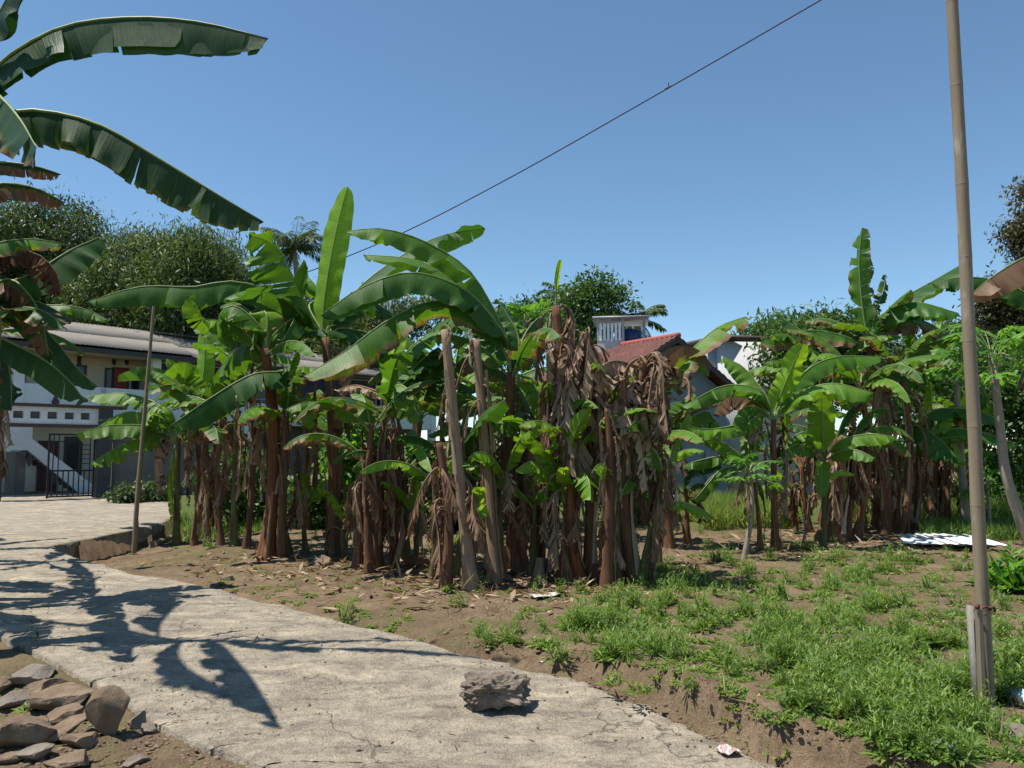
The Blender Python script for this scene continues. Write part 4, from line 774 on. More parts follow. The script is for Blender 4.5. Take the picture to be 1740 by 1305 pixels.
MB().box(0, W1, 0, 1.4, 0, tz(580)).build('base', M['litwall'], tk)
for x, y in ((0.03, .03), (W1, .03), (W2, .5), (.03, 1.4), (W2, 1.5)): MB().box(x - .04, x + .04, y - .04, y + .04, tz(580) * .7 if x > W1 else tz(580), zt).build('post', M['steel'], tk)
for i in range(6):
    x = .075 + i * (W1 - .1) / 6; MB().box(x, x + (W1 - .1) / 6 - .045, -.012, .012, tz(580) + .01, tz(550)).build('slat', M['whitesheet'], tk)
MB().box(.07, W1 - .04, .0125, .03, tz(555), tz(551)).box(.07, W1 - .04, .0125, .03, tz(579), tz(575)).build('rail', M['steel'], tk)
V = boxv(-.15, W2 + .15, -.15, 1.6, zt, zt + .05); V[[0, 1, 4, 5], 2] += .03; mk('flat_roof', V, BOXF, M['steel'], tk, smooth=False)
V, F = tube([(W1 + .22, .75, tz(585)), (W1 + .22, .75, tz(560)), (W1 + .22, .75, tz(555))], [.42, .42, .2], 20); mk('tank', V, F, M['bluetank'], tk)
# open shed roof glimpsed behind the leaning poles
s0 = P(705, 700, 19.0); sh = thing('timber_shed', (s0[0], s0[1], 0), 'brown timber shed with grey sheet roof glimpsed behind the leaning poles', 'shed')
ws = 115 * mpx(19); zz = float(P(705, 650, 19)[2]); tim = plain('old_timber', (.16, .10, .065), .85, .3, 5, .2)
for x in (0, ws * .4, ws): MB().box(x - .05, x + .05, -.05, .05, -.3, zz).build('post', tim, sh)
for i in range(5): MB().box(-.1, ws + .1, .9, .93, .2 + i * .32, .5 + i * .32).build('plank', tim, sh)
V, F = corr(ws + .7, 1.8, .02, .12); V[:, 2] += zz + V[:, 1] * .25; V[:, 0] -= .35; V[:, 1] -= .4; mk('roof_sheet', V, F, M['asb'], sh)

# ------------------------------------------------------------------ poles, cable, sheets, litter
def mat_bamboo(name, a, b):
    t = NT(name); v = t.obj(); f = t.noise(t.scale(v, (30, 30, 1.2)), 1.0, 5, .65); g = t.noise(t.scale(v, (6, 6, 2)), 1.0, 5, .7)
    c = t.mix(f, a, b); c = t.mix(t.ramp(g, [(.58, 0), (.72, .75)]), c, (.42, .39, .35)); c = t.mix(t.ramp(g, [(.28, .6), (.42, 0)]), c, (.10, .075, .055))
    t.set(Base_Color=c, Roughness=.65, Specular_IOR_Level=.35); t.bump(f, .3, .01); return t.m
M['bamboo'] = mat_bamboo('weathered_bamboo', (.13, .10, .07), (.28, .225, .155))
def bamboo(name, b, t, r0, r1, nodes, label, ext=0.0, cat='bamboo pole'):
    o = thing(name, b, label, cat); d = t - b; t = t + d * ext; L = np.linalg.norm(t - b); fs = np.linspace(0, 1, nodes + 1) + np.r_[0, rng.normal(0, .012, nodes - 1), 0]
    kink = np.cumsum(rng.normal(0, .006, (nodes + 1, 3)), 0) * (1, 1, 0)
    pt = [b + (t - b) * f + k_ * .55 for f, k_ in zip(fs, kink)]; pt[0] = pt[0] - (0, 0, .2)
    for i in range(nodes):
        ra, rb = r0 + (r1 - r0) * fs[i], r0 + (r1 - r0) * fs[i + 1]; c = crv([pt[i], pt[i + 1]], 8); q = np.array([1.03, 1.01, 1, .99, .99, 1, 1.0, 1.02]); V, F = tube(c, np.linspace(ra, rb, 8) * q, 14, False)
        mk('internode', V, F, M['bamboo'], o, b)
        if i: V, F = tube([pt[i] - nrm(d) * .008, pt[i], pt[i] + nrm(d) * .008], [ra * 1.015, ra * 1.06, ra * 1.015], 14, False); mk('node_ring', V, F, M['bamboo'], o, b)
    return o
pb = G(1678, 1197); pt_ = P(1611, 0, pb[1] - .15)
pole = bamboo('bamboo_pole', pb, pt_, .040, .034, 9, 'tall weathered bamboo pole standing in the weeds at right', ext=.12)
s1 = P(1669, 1190, pb[1] - .075); s2 = P(1663, 1034, pb[1] - .085); V, F = tube([s1 - (0, 0, .25), s1 * .5 + s2 * .5, s2], [.024, .022, .021], 7)
stk = tag(mk('support_stake', V, F, M['bamboo'], None, s1, smooth=False), 'short split bamboo stake tied to foot of the tall pole', 'stake')
s3 = P(1660, 1192, pb[1] - .03); mk_v = boxv(-.012, .012, -.025, .025, -.25, .56); mk_v[4:, 0] -= .012; tag(mk('wooden_batten', mk_v + s3, BOXF, plain('grey_batten', (.19, .18, .16), .85, .3, 14, .3), None, s3, smooth=False), 'grey mossy batten standing left of the bamboo stake', 'batten')
tm = plain('red_tie', (.085, .018, .014), .6, .3, 20, .1); th = np.linspace(0, 6.283, 22); pc = P(1666, 1031, pb[1] - .03)
m = MB(); m.tube([pc + (.052 * math.cos(a), .062 * math.sin(a), .012 * math.sin(3 * a)) for a in th], .007, 6); m.tube([pc + (-.05, -.06, 0), pc + (-.06, -.08, .025), pc + (-.07, -.075, 0)], .010, 6); m.tube([pc + (.0, -.08, .01), pc + (.03, -.09, .015), pc + (.035, -.085, -.015)], .007, 6)
tag(m.build('red_tie', tm, None, pc, True), 'dark red strap tied round the bamboo pole and stake', 'strap')
lb = G(228, 920); lt = P(262, 520, lb[1]); bamboo('bamboo_pole', lb, lt, .042, .026, 8, 'thin bamboo pole leaning beside the left banana clump', ext=0)
l2 = G(234, 922); V, F = tube([l2 - (0, 0, .2), P(232, 850, l2[1]), P(232, 884, l2[1])][:1] + [P(233, 886, l2[1])], [.03, .028], 10); tag(mk('wooden_stake', V, F, M['bamboo'], None, l2), 'short wooden stake at foot of the thin bamboo pole', 'stake')
wpts = [P(1560, -95, 12.5), P(1395, 0, 14.5), P(1135, 150, 18), P(870, 300, 23), P(690, 393, 28), P(560, 448, 33), P(500, 470, 36)]
wc = crv(wpts, 60); V, F = tube(wc, np.linspace(.012, .022, 60), 6); cable = tag(mk('power_cable', V, F, M['black'], None, wpts[3]), 'black overhead cable running diagonally across the blue sky', 'cable')
p = P(1135, 149, 18); m = MB(); m.tube([p - (.06, 0, .03), p + (.06, 0, .05)], .025, 6); m.tube([p, p + (.02, 0, .12)], .012, 5); m.build('cable_clamp', M['black'], cable, wpts[3]); bpy.data.objects[cable.name].children[0].location = (0, 0, 0)
# white corrugated sheets on the ground
c0 = G(1604, 925); shs = thing('metal_sheet_pile', c0, 'pile of white corrugated metal sheets lying on the grass behind the bamboo pole', 'metal sheets', rz=-.3)
for i in range(5):
    V, F = corr(.62, 1.3, .006, .155, 8, .003); V -= (.31, .65, 0)
    o = mk('sheet', V, F, M['whitesheet'], shs); o.location = (-.28 + .14 * i, .22 - .12 * i, .05 + .018 * i); o.rotation_euler = (.02, .01, .06 * i - .1)

# ------------------------------------------------------------------ stones
def mat_stone(name, a, b, c):
    t = NT(name); v = t.obj(); f = t.noise(v, 5, 7, .7); g = t.noise(v, 38, 5, .75); col = t.ramp(f, [(.32, a), (.52, b), (.7, c)]); col = t.mix(t.ramp(g, [(.5, 0), (.72, .6)]), col, t.mix(1., col, (.5, .48, .46), 'MULTIPLY'))
    t.set(Base_Color=col, Roughness=.9, Specular_IOR_Level=.2); t.bump(g, .6, .02, t.bump(f, .5, .05)); return t.m
M['stone'] = mat_stone('brown_stone', (.12, .085, .058), (.20, .145, .10), (.29, .22, .155)); M['stone_g'] = mat_stone('grey_stone', (.12, .10, .082), (.20, .17, .14), (.29, .25, .205)); M['conc'] = mat_stone('concrete_lump', (.095, .074, .058), (.185, .15, .12), (.32, .265, .215))
import bmesh
from mathutils import noise as mnoise
def rock_mesh(sx, sy, sz, seed, rough=.10, cuts=7, sub=4, pit=0.0, blocky=False):
    r = np.random.default_rng(seed); bm = bmesh.new(); bmesh.ops.create_icosphere(bm, subdivisions=sub, radius=1)
    V = np.array([v.co[:] for v in bm.verts]); F = [tuple(v.index for v in f.verts) for f in bm.faces]; bm.free()
    if blocky: V = V / (np.abs(V) ** 3.4).sum(1, keepdims=True) ** (1 / 3.4) * .95; cuts = 0
    for _ in range(cuts):
        n = nrm(r.normal(0, 1, 3)); d = r.uniform(.48, .8); k = V @ n; V = V - np.clip(k - d, 0, None)[:, None] * n
    of = Vector(r.uniform(-50, 50, 3)); nz = [(1.5 * mnoise.noise(Vector(v) * 1.4 + of) + 1.0 * mnoise.noise(Vector(v) * 3.1 + of) + .55 * mnoise.noise(Vector(v) * 7 + of) + .2 * mnoise.noise(Vector(v) * 16 + of)) if blocky else mnoise.fractal(Vector(v) * 1.6 + of, .8, 2.1, 6) for v in V]; V = V * (1 + rough * 1.6 * np.array(nz)[:, None])
    if blocky:
        for f in (9, 17, 30): q = r.uniform(-1, 1, (int(f * 2.2), 3)); dm = np.min(np.linalg.norm(V[:, None] - nrm(q)[None] * 0 - (q / np.linalg.norm(q, axis=1)[:, None] * 1.05)[None], axis=2), 1, keepdims=True); V = V * (1 - 1.3 / f * np.exp(-(dm * f / 4.5) ** 2))
    if pit: V = V * (1 + r.normal(0, pit, (len(V), 1)))
    return V * (sx, sy, sz), F
def rock(name, px, py, wpx, hpx, label, mat='stone', seed=0, rot=0.0, depth=.8, sink=.25, tilt=0.0, cat='stone', group='stones left of the road', **kw):
    p = G(px, py); k = mpx(p[1]) * 1.03; V, F = rock_mesh(wpx * k / 2, wpx * k / 2 * depth, hpx * k / 2, seed, **kw); c, s = math.cos(tilt), math.sin(tilt); V = np.stack([V[:, 0] * c - V[:, 2] * s, V[:, 1], V[:, 0] * s + V[:, 2] * c], 1)
    z = -V[:, 2].min(); V[:, 2] += z - sink * hpx * k; p[2] = float(gz(p[0], p[1])) if cat != 'concrete lump' else float(road_z(p[1])) + .005
    o = mk(name, V, F, M[mat], None, None); o.data.set_sharp_from_angle(angle=math.radians(24)); o.location = p; o.rotation_euler = (0, 0, rot); tag(o, label, cat, group if cat == 'stone' else None); return o
rock('concrete_lump', 842, 1221, 112, 52, 'rough grey lump of broken concrete lying on the road', 'conc', 11, .08, .62, .04, cat='concrete lump', rough=.11, cuts=12, sub=6, pit=.0, blocky=True)
rock('boulder', 183, 1248, 76, 100, 'upright brown boulder at the road edge, largest of the stones', 'stone', 5, .2, .6, .12, rough=.05, cuts=9)
for i, (px, py, w_, h_, lab, mt, til, dp) in enumerate([
    (102, 1196, 108, 44, 'flat light brown slab left of the upright boulder', 'stone', .18, .7), (38, 1258, 100, 62, 'broad pale slab at left edge below the others', 'stone', .1, .8), (112, 1222, 62, 40, 'rounded stone between the slabs and the boulder', 'stone', 0, .8),
    (104, 1256, 96, 26, 'long thin stone tilted in front of the boulder', 'stone', .35, .5), (52, 1150, 70, 26, 'dark grey flat stone in leaf shadow at upper left', 'stone_g', 0, .9), (18, 1192, 60, 34, 'grey stone at left edge under the shadowed slabs', 'stone_g', .1, .9),
    (6, 1166, 26, 26, 'small pale stone at the very left edge', 'stone', 0, .9), (75, 1172, 60, 26, 'brown stone wedged behind the flat slab', 'stone', .2, .8), (140, 1262, 72, 26, 'low stone half buried before the boulder', 'stone', 0, .6), (55, 1282, 80, 22, 'mossy low stone near bottom left', 'stone_g', .1, .7),
    (110, 1300, 92, 26, 'flat brown slab at the bottom edge', 'stone', .12, .6), (236, 1232, 32, 32, 'small angular stone under the road kerb', 'stone_g', .3, .8), (252, 1240, 28, 20, 'small pale stone beside the broken kerb', 'stone_g', 0, .8), (228, 1294, 40, 16, 'pale square chip of concrete at bottom left', 'conc', .1, .8), (155, 1176, 26, 18, 'small dark stone behind the boulder top', 'stone', 0, .8), (12, 1292, 46, 24, 'dark rounded stone in the bottom left corner', 'stone', 0, .8), (45, 1098, 60, 18, 'dark flat stone at foot of the left banana stem', 'stone_g', 0, .8)]):
    rock('stone', px, py + 4, w_ * 1.22, h_ * 1.15, lab, mt, 30 + i, U(-.3, .3), dp, .2, til, rough=.05, cuts=16, sub=4, pit=.006)
for i, (px, py, w_, h_, lab) in enumerate([(1690, 1222, 30, 24, 'small grey stone at foot of the bamboo pole'), (1660, 1238, 22, 18, 'small brown stone left of the pole foot'), (1728, 1250, 60, 26, 'flat grey stone at right edge under weeds'), (548, 958, 40, 22, 'dark stone beside the red-brown banana stem'), (1648, 1180, 16, 18, 'small pinkish stone behind the wooden batten'), (385, 985, 24, 12, 'brown stone lying in the bare soil near the road')]):
    rock('stone', px, py, w_, h_, lab, ['stone_g', 'stone'][i % 2], 70 + i, U(-1, 1), .8, .2, 0, rough=.07, sub=3)
# kerb lumps: broken edge of the road slab, bottom left
for i, (px, py) in enumerate([(262, 1212), (300, 1245), (335, 1258), (372, 1272), (405, 1288), (440, 1302)]):
    rock('kerb_lump', px, py + 4, 44, 20, ['broken lump of road edge nearest the boulder', 'second lump of broken road edge from the boulder', 'middle lump of broken road edge, pale', 'crumbling road edge lump past the middle', 'rough road edge lump near the bottom frame', 'road edge lump at the bottom frame'][i], 'conc', 90 + i, -.6, .7, .35, 0, rough=.09, sub=3, pit=.02, group='broken road edge')
# litter
def sheetlet(name, px, py, w_, h_, mat, label, cat, fold=.02, z=0.01, road=False):
    p = G(px, py); k = mpx(p[1]); p[2] = float(road_z(p[1])) + z if road else float(gz(p[0], p[1])) + z; n = 9; x = np.linspace(-.5, .5, n); Xg, Yg = np.meshgrid(x, x)
    Zg = fold * (fnoise(Xg * 3 + px, Yg * 3, 2.4) + .6 * fnoise(Yg * 5, Xg * 4 + py, 3.1)) + .012; ang = U(-.6, .6)
    V = np.stack([Xg * w_ * k, Yg * h_ * k * 2.4, Zg], -1).reshape(-1, 3); V = V @ np.array([[math.cos(ang), math.sin(ang), 0], [-math.sin(ang), math.cos(ang), 0], [0, 0, 1]])
    ii = (np.arange(n - 1)[:, None] * n + np.arange(n - 1)[None]).reshape(-1, 1); q = np.hstack([ii, ii + 1, ii + n + 1, ii + n]); V = np.vstack([V, V - (0, 0, .004)]); o = mk(name, V, np.vstack([q, q[:, ::-1] + n * n]), mat); o.location = p; return tag(o, label, cat)
def mat_packet():
    t = NT('snack_packet'); v = t.obj(); w_ = t.n('TexWave', {'Vector': v, 'Scale': 6.0, 'Distortion': 9.0}).outputs['Fac']; t.set(Base_Color=t.ramp(w_, [(.30, (.5, .48, .46)), (.42, (.30, .09, .08)), (.8, (.40, .30, .28))]), Roughness=.4); return t.m
wp = plain('white_plastic', (.5, .48, .44), .5, .1, 8, 0)
sheetlet('snack_packet', 1236, 1246, 34, 14, mat_packet(), 'crumpled red and white packet at foot of the soil bank', 'packet', .006, road=True)
sheetlet('plastic_bag', 926, 1014, 50, 10, wp, 'crumpled white plastic scrap on soil before the brown tower', 'plastic scrap', .008)
sheetlet('white_scrap', 923, 1135, 14, 7, wp, 'small white scrap at the road edge by the weeds', 'plastic scrap', .004, road=True)
sheetlet('blue_bag', 1730, 1200, 16, 14, plain('pale_blue_plastic', (.42, .55, .62), .4, .15, 10, 0), 'pale blue plastic bag half hidden in weeds at right edge', 'plastic bag', .03, .05)
p = G(1143, 1247); V, F = tube([p + (0, 0, .005), p + (0, 0, .018), p + (0, 0, .022)], [.016, .017, .012], 14); tag(mk('bottle_cap', V, F, plain('blue_cap', (.02, .04, .22), .4, .1, 5, 0), None, p), 'small blue bottle cap lying on the road', 'cap')
sheetlet('yellow_leaf', 1285, 1238, 12, 8, plain('yel', (.5, .4, .05), .6, .2, 9, 0), 'tiny yellow fallen leaf on the soil bank', 'fallen leaf', .01)
# fallen stem pieces
for a, b_, r_, lab, mt in (((700, 962), (752, 972), .075, 'fallen orange-brown piece of banana stem on the ground before the clump', 'stem_red'), ((258, 930), (318, 905), .06, 'dry broken banana stem lying below the thin bamboo pole', 'stump'), ((915, 985), (905, 955), .05, 'short broken banana stub standing in front of the brown tower', 'stump')):
    p, q = G(*a), G(*b_); p[2] += r_ * .7; q[2] += r_ * .7
    if 'stub' in lab: q = p + (.02, .0, .22)
    o = thing('fallen_stem', p, lab, 'banana stem'); c, rr = stem(o, p, p, q, r_, r_ * .8, mt, bend=.02); sheath(o, p, c, rr, .1, .8, 1.2); sheath(o, p, c, rr, .3, .95, 4.0)
# ------------------------------------------------------------------ foliage
def leaves_mesh(name, C, D, Nn, Ls, Ws, mat, parent=None, org=None, bend=.15):
    n = len(C); D = D / (np.linalg.norm(D, axis=1)[:, None] + 1e-9); S = np.cross(D, Nn); S /= np.linalg.norm(S, axis=1)[:, None] + 1e-9; Nn = np.cross(S, D)
    L = np.broadcast_to(Ls, (n,))[:, None]; W = np.broadcast_to(Ws, (n,))[:, None]
    V = np.stack([C, C + D * L * .45 + S * W * .5, C + D * L - Nn * L * bend, C + D * L * .45 - S * W * .5], 1).reshape(-1, 3)
    F = np.arange(n * 4).reshape(-1, 4); rv = np.repeat(rng.random(n), 4); uv = np.stack([rv, np.tile([0, .5, 1, .5], n)], 1)
    return mk(name, V, F, mat, parent, org, uv=uv, smooth=False)
def rdir(n): v = rng.normal(0, 1, (n, 3)); return v / np.linalg.norm(v, axis=1)[:, None]
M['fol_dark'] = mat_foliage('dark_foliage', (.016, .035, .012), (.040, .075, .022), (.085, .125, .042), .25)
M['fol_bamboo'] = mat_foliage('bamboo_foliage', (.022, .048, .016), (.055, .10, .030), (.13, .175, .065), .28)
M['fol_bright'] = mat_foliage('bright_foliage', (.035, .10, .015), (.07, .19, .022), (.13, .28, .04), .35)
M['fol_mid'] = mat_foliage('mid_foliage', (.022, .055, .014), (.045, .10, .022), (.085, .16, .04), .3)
M['fol_brown'] = mat_foliage('brownish_foliage', (.035, .04, .015), (.07, .065, .028), (.13, .11, .06), .25)
M['weed'] = mat_foliage('weed_green', (.05, .10, .017), (.105, .195, .032), (.22, .30, .07), .32, .55)
M['grass'] = mat_foliage('pale_grass', (.07, .14, .025), (.16, .25, .05), (.30, .33, .11), .35, .6)
M['litter'] = mat_foliage('leaf_litter', (.09, .05, .03), (.20, .13, .08), (.38, .29, .20), .1, .85)
M['bark'] = plain('bark', (.13, .105, .08), .9, .35, 5, .4); M['bark_pale'] = plain('pale_bark', (.25, .21, .165), .9, .25, 6, .3)
def crown(lobes, d, nclus, per, spread, lsz, lw, mat, parent, org, droop=.3, ry=None, shell=.45, up=.35, bamboo=False):
    C = []; w = np.array([l[2] * l[3] for l in lobes], float); w /= w.sum(); k = mpx(d)
    for _ in range(nclus):
        l = lobes[rng.choice(len(lobes), p=w)]; v = nrm(rng.normal(0, 1, 3)); q = v * (rng.random() ** (1 / 3) * (1 - shell) + shell) * U(.72, 1.04)
        c0 = P(l[0], l[1], d + (l[4] if len(l) > 4 else 0)); C.append(c0 + q * (l[2] * k, (ry or .75 * l[2] * k), l[3] * k))
    C = np.array(C); ce = np.repeat(C, per, 0); n = len(ce)
    out = ce - org - (0, 0, 2.0); out /= np.linalg.norm(out, axis=1)[:, None]
    Dm = np.repeat(rdir(len(C)) * .5, per, 0) + rdir(n) * .8 + out * .3 - np.array([0, 0, droop])
    Lc = rng.normal(0, 1, (n, 3)) * spread * (1, 1, .65)
    if bamboo: Lc = Lc + np.repeat(rdir(len(C)), per, 0) * rng.normal(0, spread * 1.3, (n, 1)); Lc[:, 2] -= .25 * np.abs(Lc[:, 0])
    Nn = rdir(n) * .6 + np.array([0, 0, up])
    sz = lsz * rng.uniform(.6, 1.35, n)
    return leaves_mesh('crown', ce + Lc, Dm, Nn, sz, lw * sz / lsz, mat, parent, org), C
def tree(name, base, lobes, d, label, mat, nclus=160, per=60, spread=.35, lsz=.16, lw=.07, trunk=.18, cat='tree', group='trees behind the houses', limbs=9, bark='bark', bz=0.0, **kw):
    b = P(base[0], base[1], d); b[2] = bz; o = thing(name, b, label, cat, group); cr, C = crown(lobes, d, nclus, per, spread, lsz, lw, M[mat], o, b, **kw)
    top = C.mean(0); c = crv([b - (0, 0, .3), b * .6 + top * .4 + (U(-.2, .2), 0, 0), top * .9 + b * .1], 12); V, F = tube(c, np.linspace(trunk, trunk * .5, 12), 10); mk('trunk', V, F, M[bark], o, b)
    for i in rng.choice(len(C), limbs, False):
        s = c[int(U(5, 11))]; e = C[i]; V, F = tube(crv([s, (s + e) / 2 + (0, 0, U(-.2, .5)), e], 8), np.linspace(trunk * .4, .02, 8), 6); mk('limb', V, F, M[bark], o, b)
    return o
# dark trees and bamboo behind the two-storey house
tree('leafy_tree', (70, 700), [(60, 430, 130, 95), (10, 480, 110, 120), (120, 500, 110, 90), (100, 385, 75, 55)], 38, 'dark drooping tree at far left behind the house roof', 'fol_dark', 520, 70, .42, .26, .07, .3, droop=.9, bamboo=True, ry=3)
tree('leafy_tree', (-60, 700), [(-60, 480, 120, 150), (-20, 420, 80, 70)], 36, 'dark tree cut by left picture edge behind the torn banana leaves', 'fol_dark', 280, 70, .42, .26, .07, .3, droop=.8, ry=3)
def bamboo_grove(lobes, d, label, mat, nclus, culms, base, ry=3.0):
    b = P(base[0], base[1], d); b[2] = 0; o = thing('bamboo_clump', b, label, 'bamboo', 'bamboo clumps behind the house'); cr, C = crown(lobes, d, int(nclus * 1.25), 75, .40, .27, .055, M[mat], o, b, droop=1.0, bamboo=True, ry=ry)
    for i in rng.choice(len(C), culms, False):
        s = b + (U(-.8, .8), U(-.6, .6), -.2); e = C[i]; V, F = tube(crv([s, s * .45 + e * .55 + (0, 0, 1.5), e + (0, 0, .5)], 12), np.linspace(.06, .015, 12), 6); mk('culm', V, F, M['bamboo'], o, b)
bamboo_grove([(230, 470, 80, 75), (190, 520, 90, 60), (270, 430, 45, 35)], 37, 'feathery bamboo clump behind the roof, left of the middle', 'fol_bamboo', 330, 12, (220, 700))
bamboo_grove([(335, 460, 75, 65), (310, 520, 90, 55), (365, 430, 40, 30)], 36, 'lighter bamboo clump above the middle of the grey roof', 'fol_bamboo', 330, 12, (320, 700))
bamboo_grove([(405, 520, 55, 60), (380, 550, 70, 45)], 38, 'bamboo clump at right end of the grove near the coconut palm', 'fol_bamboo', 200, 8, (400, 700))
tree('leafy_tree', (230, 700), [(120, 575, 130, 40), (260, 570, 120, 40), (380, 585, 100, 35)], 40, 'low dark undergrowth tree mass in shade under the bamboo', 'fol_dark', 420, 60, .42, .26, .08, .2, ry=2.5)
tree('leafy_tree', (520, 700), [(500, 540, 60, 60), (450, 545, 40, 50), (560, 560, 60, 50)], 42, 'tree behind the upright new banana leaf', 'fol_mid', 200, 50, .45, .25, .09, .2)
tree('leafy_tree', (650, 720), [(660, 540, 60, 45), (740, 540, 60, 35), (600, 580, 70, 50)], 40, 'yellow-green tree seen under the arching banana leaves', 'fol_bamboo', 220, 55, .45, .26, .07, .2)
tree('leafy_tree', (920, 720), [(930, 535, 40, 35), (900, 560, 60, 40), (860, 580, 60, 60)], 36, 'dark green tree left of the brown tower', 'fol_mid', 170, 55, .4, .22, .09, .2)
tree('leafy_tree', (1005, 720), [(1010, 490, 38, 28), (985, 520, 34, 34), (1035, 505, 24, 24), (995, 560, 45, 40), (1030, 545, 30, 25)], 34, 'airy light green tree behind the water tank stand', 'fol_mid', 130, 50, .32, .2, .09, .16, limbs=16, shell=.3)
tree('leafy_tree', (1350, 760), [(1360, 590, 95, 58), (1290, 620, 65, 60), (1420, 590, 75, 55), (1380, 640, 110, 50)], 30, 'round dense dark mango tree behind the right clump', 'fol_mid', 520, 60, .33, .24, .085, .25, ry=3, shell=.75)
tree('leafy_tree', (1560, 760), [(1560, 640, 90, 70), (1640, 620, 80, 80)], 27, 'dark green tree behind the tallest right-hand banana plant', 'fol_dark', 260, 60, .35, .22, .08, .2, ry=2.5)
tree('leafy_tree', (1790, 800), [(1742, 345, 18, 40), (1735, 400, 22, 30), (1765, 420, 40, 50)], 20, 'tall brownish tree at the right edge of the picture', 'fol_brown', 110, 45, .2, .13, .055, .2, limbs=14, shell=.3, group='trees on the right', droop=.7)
tree('leafy_tree', (1760, 850), [(1710, 520, 45, 38), (1760, 540, 60, 60), (1690, 500, 25, 20)], 19, 'grey-green bushy tree behind the papaya at the right edge', 'fol_brown', 260, 55, .2, .13, .05, .16, group='trees on the right')
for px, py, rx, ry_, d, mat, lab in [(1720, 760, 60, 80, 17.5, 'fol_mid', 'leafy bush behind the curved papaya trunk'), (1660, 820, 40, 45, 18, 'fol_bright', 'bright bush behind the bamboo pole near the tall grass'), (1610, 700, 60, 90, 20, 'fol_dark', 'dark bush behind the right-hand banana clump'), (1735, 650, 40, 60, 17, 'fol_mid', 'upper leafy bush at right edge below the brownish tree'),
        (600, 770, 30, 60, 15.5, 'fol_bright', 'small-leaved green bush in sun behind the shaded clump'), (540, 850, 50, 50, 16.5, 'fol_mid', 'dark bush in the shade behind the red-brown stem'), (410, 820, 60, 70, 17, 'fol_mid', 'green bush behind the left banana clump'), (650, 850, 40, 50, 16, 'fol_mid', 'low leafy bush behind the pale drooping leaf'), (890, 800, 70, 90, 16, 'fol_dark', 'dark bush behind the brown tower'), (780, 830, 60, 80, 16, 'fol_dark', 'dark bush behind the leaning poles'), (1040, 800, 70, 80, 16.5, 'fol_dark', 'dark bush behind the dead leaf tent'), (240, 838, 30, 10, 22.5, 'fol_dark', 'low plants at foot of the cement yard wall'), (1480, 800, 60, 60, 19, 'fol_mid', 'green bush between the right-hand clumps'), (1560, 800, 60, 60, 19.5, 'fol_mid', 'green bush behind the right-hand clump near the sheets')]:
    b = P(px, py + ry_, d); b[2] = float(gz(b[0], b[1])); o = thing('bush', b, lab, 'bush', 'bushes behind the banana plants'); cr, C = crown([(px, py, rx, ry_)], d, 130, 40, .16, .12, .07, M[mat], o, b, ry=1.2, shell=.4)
    for i in range(5): V, F = tube(crv([b, (b + C[i]) / 2 + (U(-.1, .1), 0, .1), C[i]], 6), np.linspace(.02, .006, 6), 5); mk('branch', V, F, M['bark'], o, b)
b = P(722, 778, 15); b[2] = 0; o = thing('clipped_shrub', b, 'small clipped ball of green shrub left of the leaning poles', 'shrub'); crown([(722, 776, 19, 24)], 15, 120, 40, .03, .05, .035, M['fol_bright'], o, b, ry=.22, shell=.8); V, F = tube([b, b + (0, 0, 1.2)], .025, 6); mk('trunk', V, F, M['bark'], o, b)
# palms
def palm(cpx, d, fl, n, label, bz=0.0, trunkr=.14, mat='fol_dark', down=0.5):
    c = P(cpx[0], cpx[1], d); b = c.copy(); b[2] = bz; b[0] += .8; o = thing('coconut_palm', b, label, 'palm'); tr = crv([b - (0, 0, .3), (b + c) / 2 + (.3, 0, 0), c], 20); V, F = tube(tr, np.linspace(trunkr * 1.3, trunkr, 20), 10); mk('trunk', V, F, M['bark_pale'], o, b)
    for i in range(n):
        az = i * 2.4; e0 = math.radians(U(-10, 80)); pts = []; p = c.copy()
        for k in range(8): e = e0 - k / 7 * math.radians(U(60, 85)); pts.append(p); p = p + fl / 7 * np.array([math.cos(e) * math.cos(az), math.cos(e) * math.sin(az), math.sin(e)])
        q = crv(pts, 40); T, A, B = frames(q); S = np.cross(T, (0, 0, 1.)); S /= np.linalg.norm(S, axis=1)[:, None]; V, F = tube(q, np.linspace(.035, .008, 40), 5); fr = mk('frond', V, F, M['rib'], o, b)
        cs, ds, ls = [], [], []
        for sg in (-1, 1):
            cs.append(q[4:]); ds.append(S[4:] * sg + T[4:] * .6 - np.array([0, 0, down]) + rng.normal(0, .12, (36, 3))); f = np.linspace(.1, 1, 36); ls.append(fl * .24 * np.sqrt(np.sin(f * 2.9)) + .1)
        leaves_mesh('leaflets', np.vstack(cs), np.vstack(ds), np.tile([[0, 0, 1.]], (72, 1)) + rng.normal(0, .2, (72, 3)), np.concatenate(ls), .075, M[mat], fr, b, bend=.2)
palm((500, 425), 46, 2.4, 26, 'coconut palm crown rising behind the tall banana plant')
palm((1080, 548), 34, 1.5, 16, 'small palm crown behind the water tank roof', mat='fol_dark')
palm((965, 515), 37, 1.6, 14, 'palm with upright fronds left of the airy tree', mat='fol_mid')
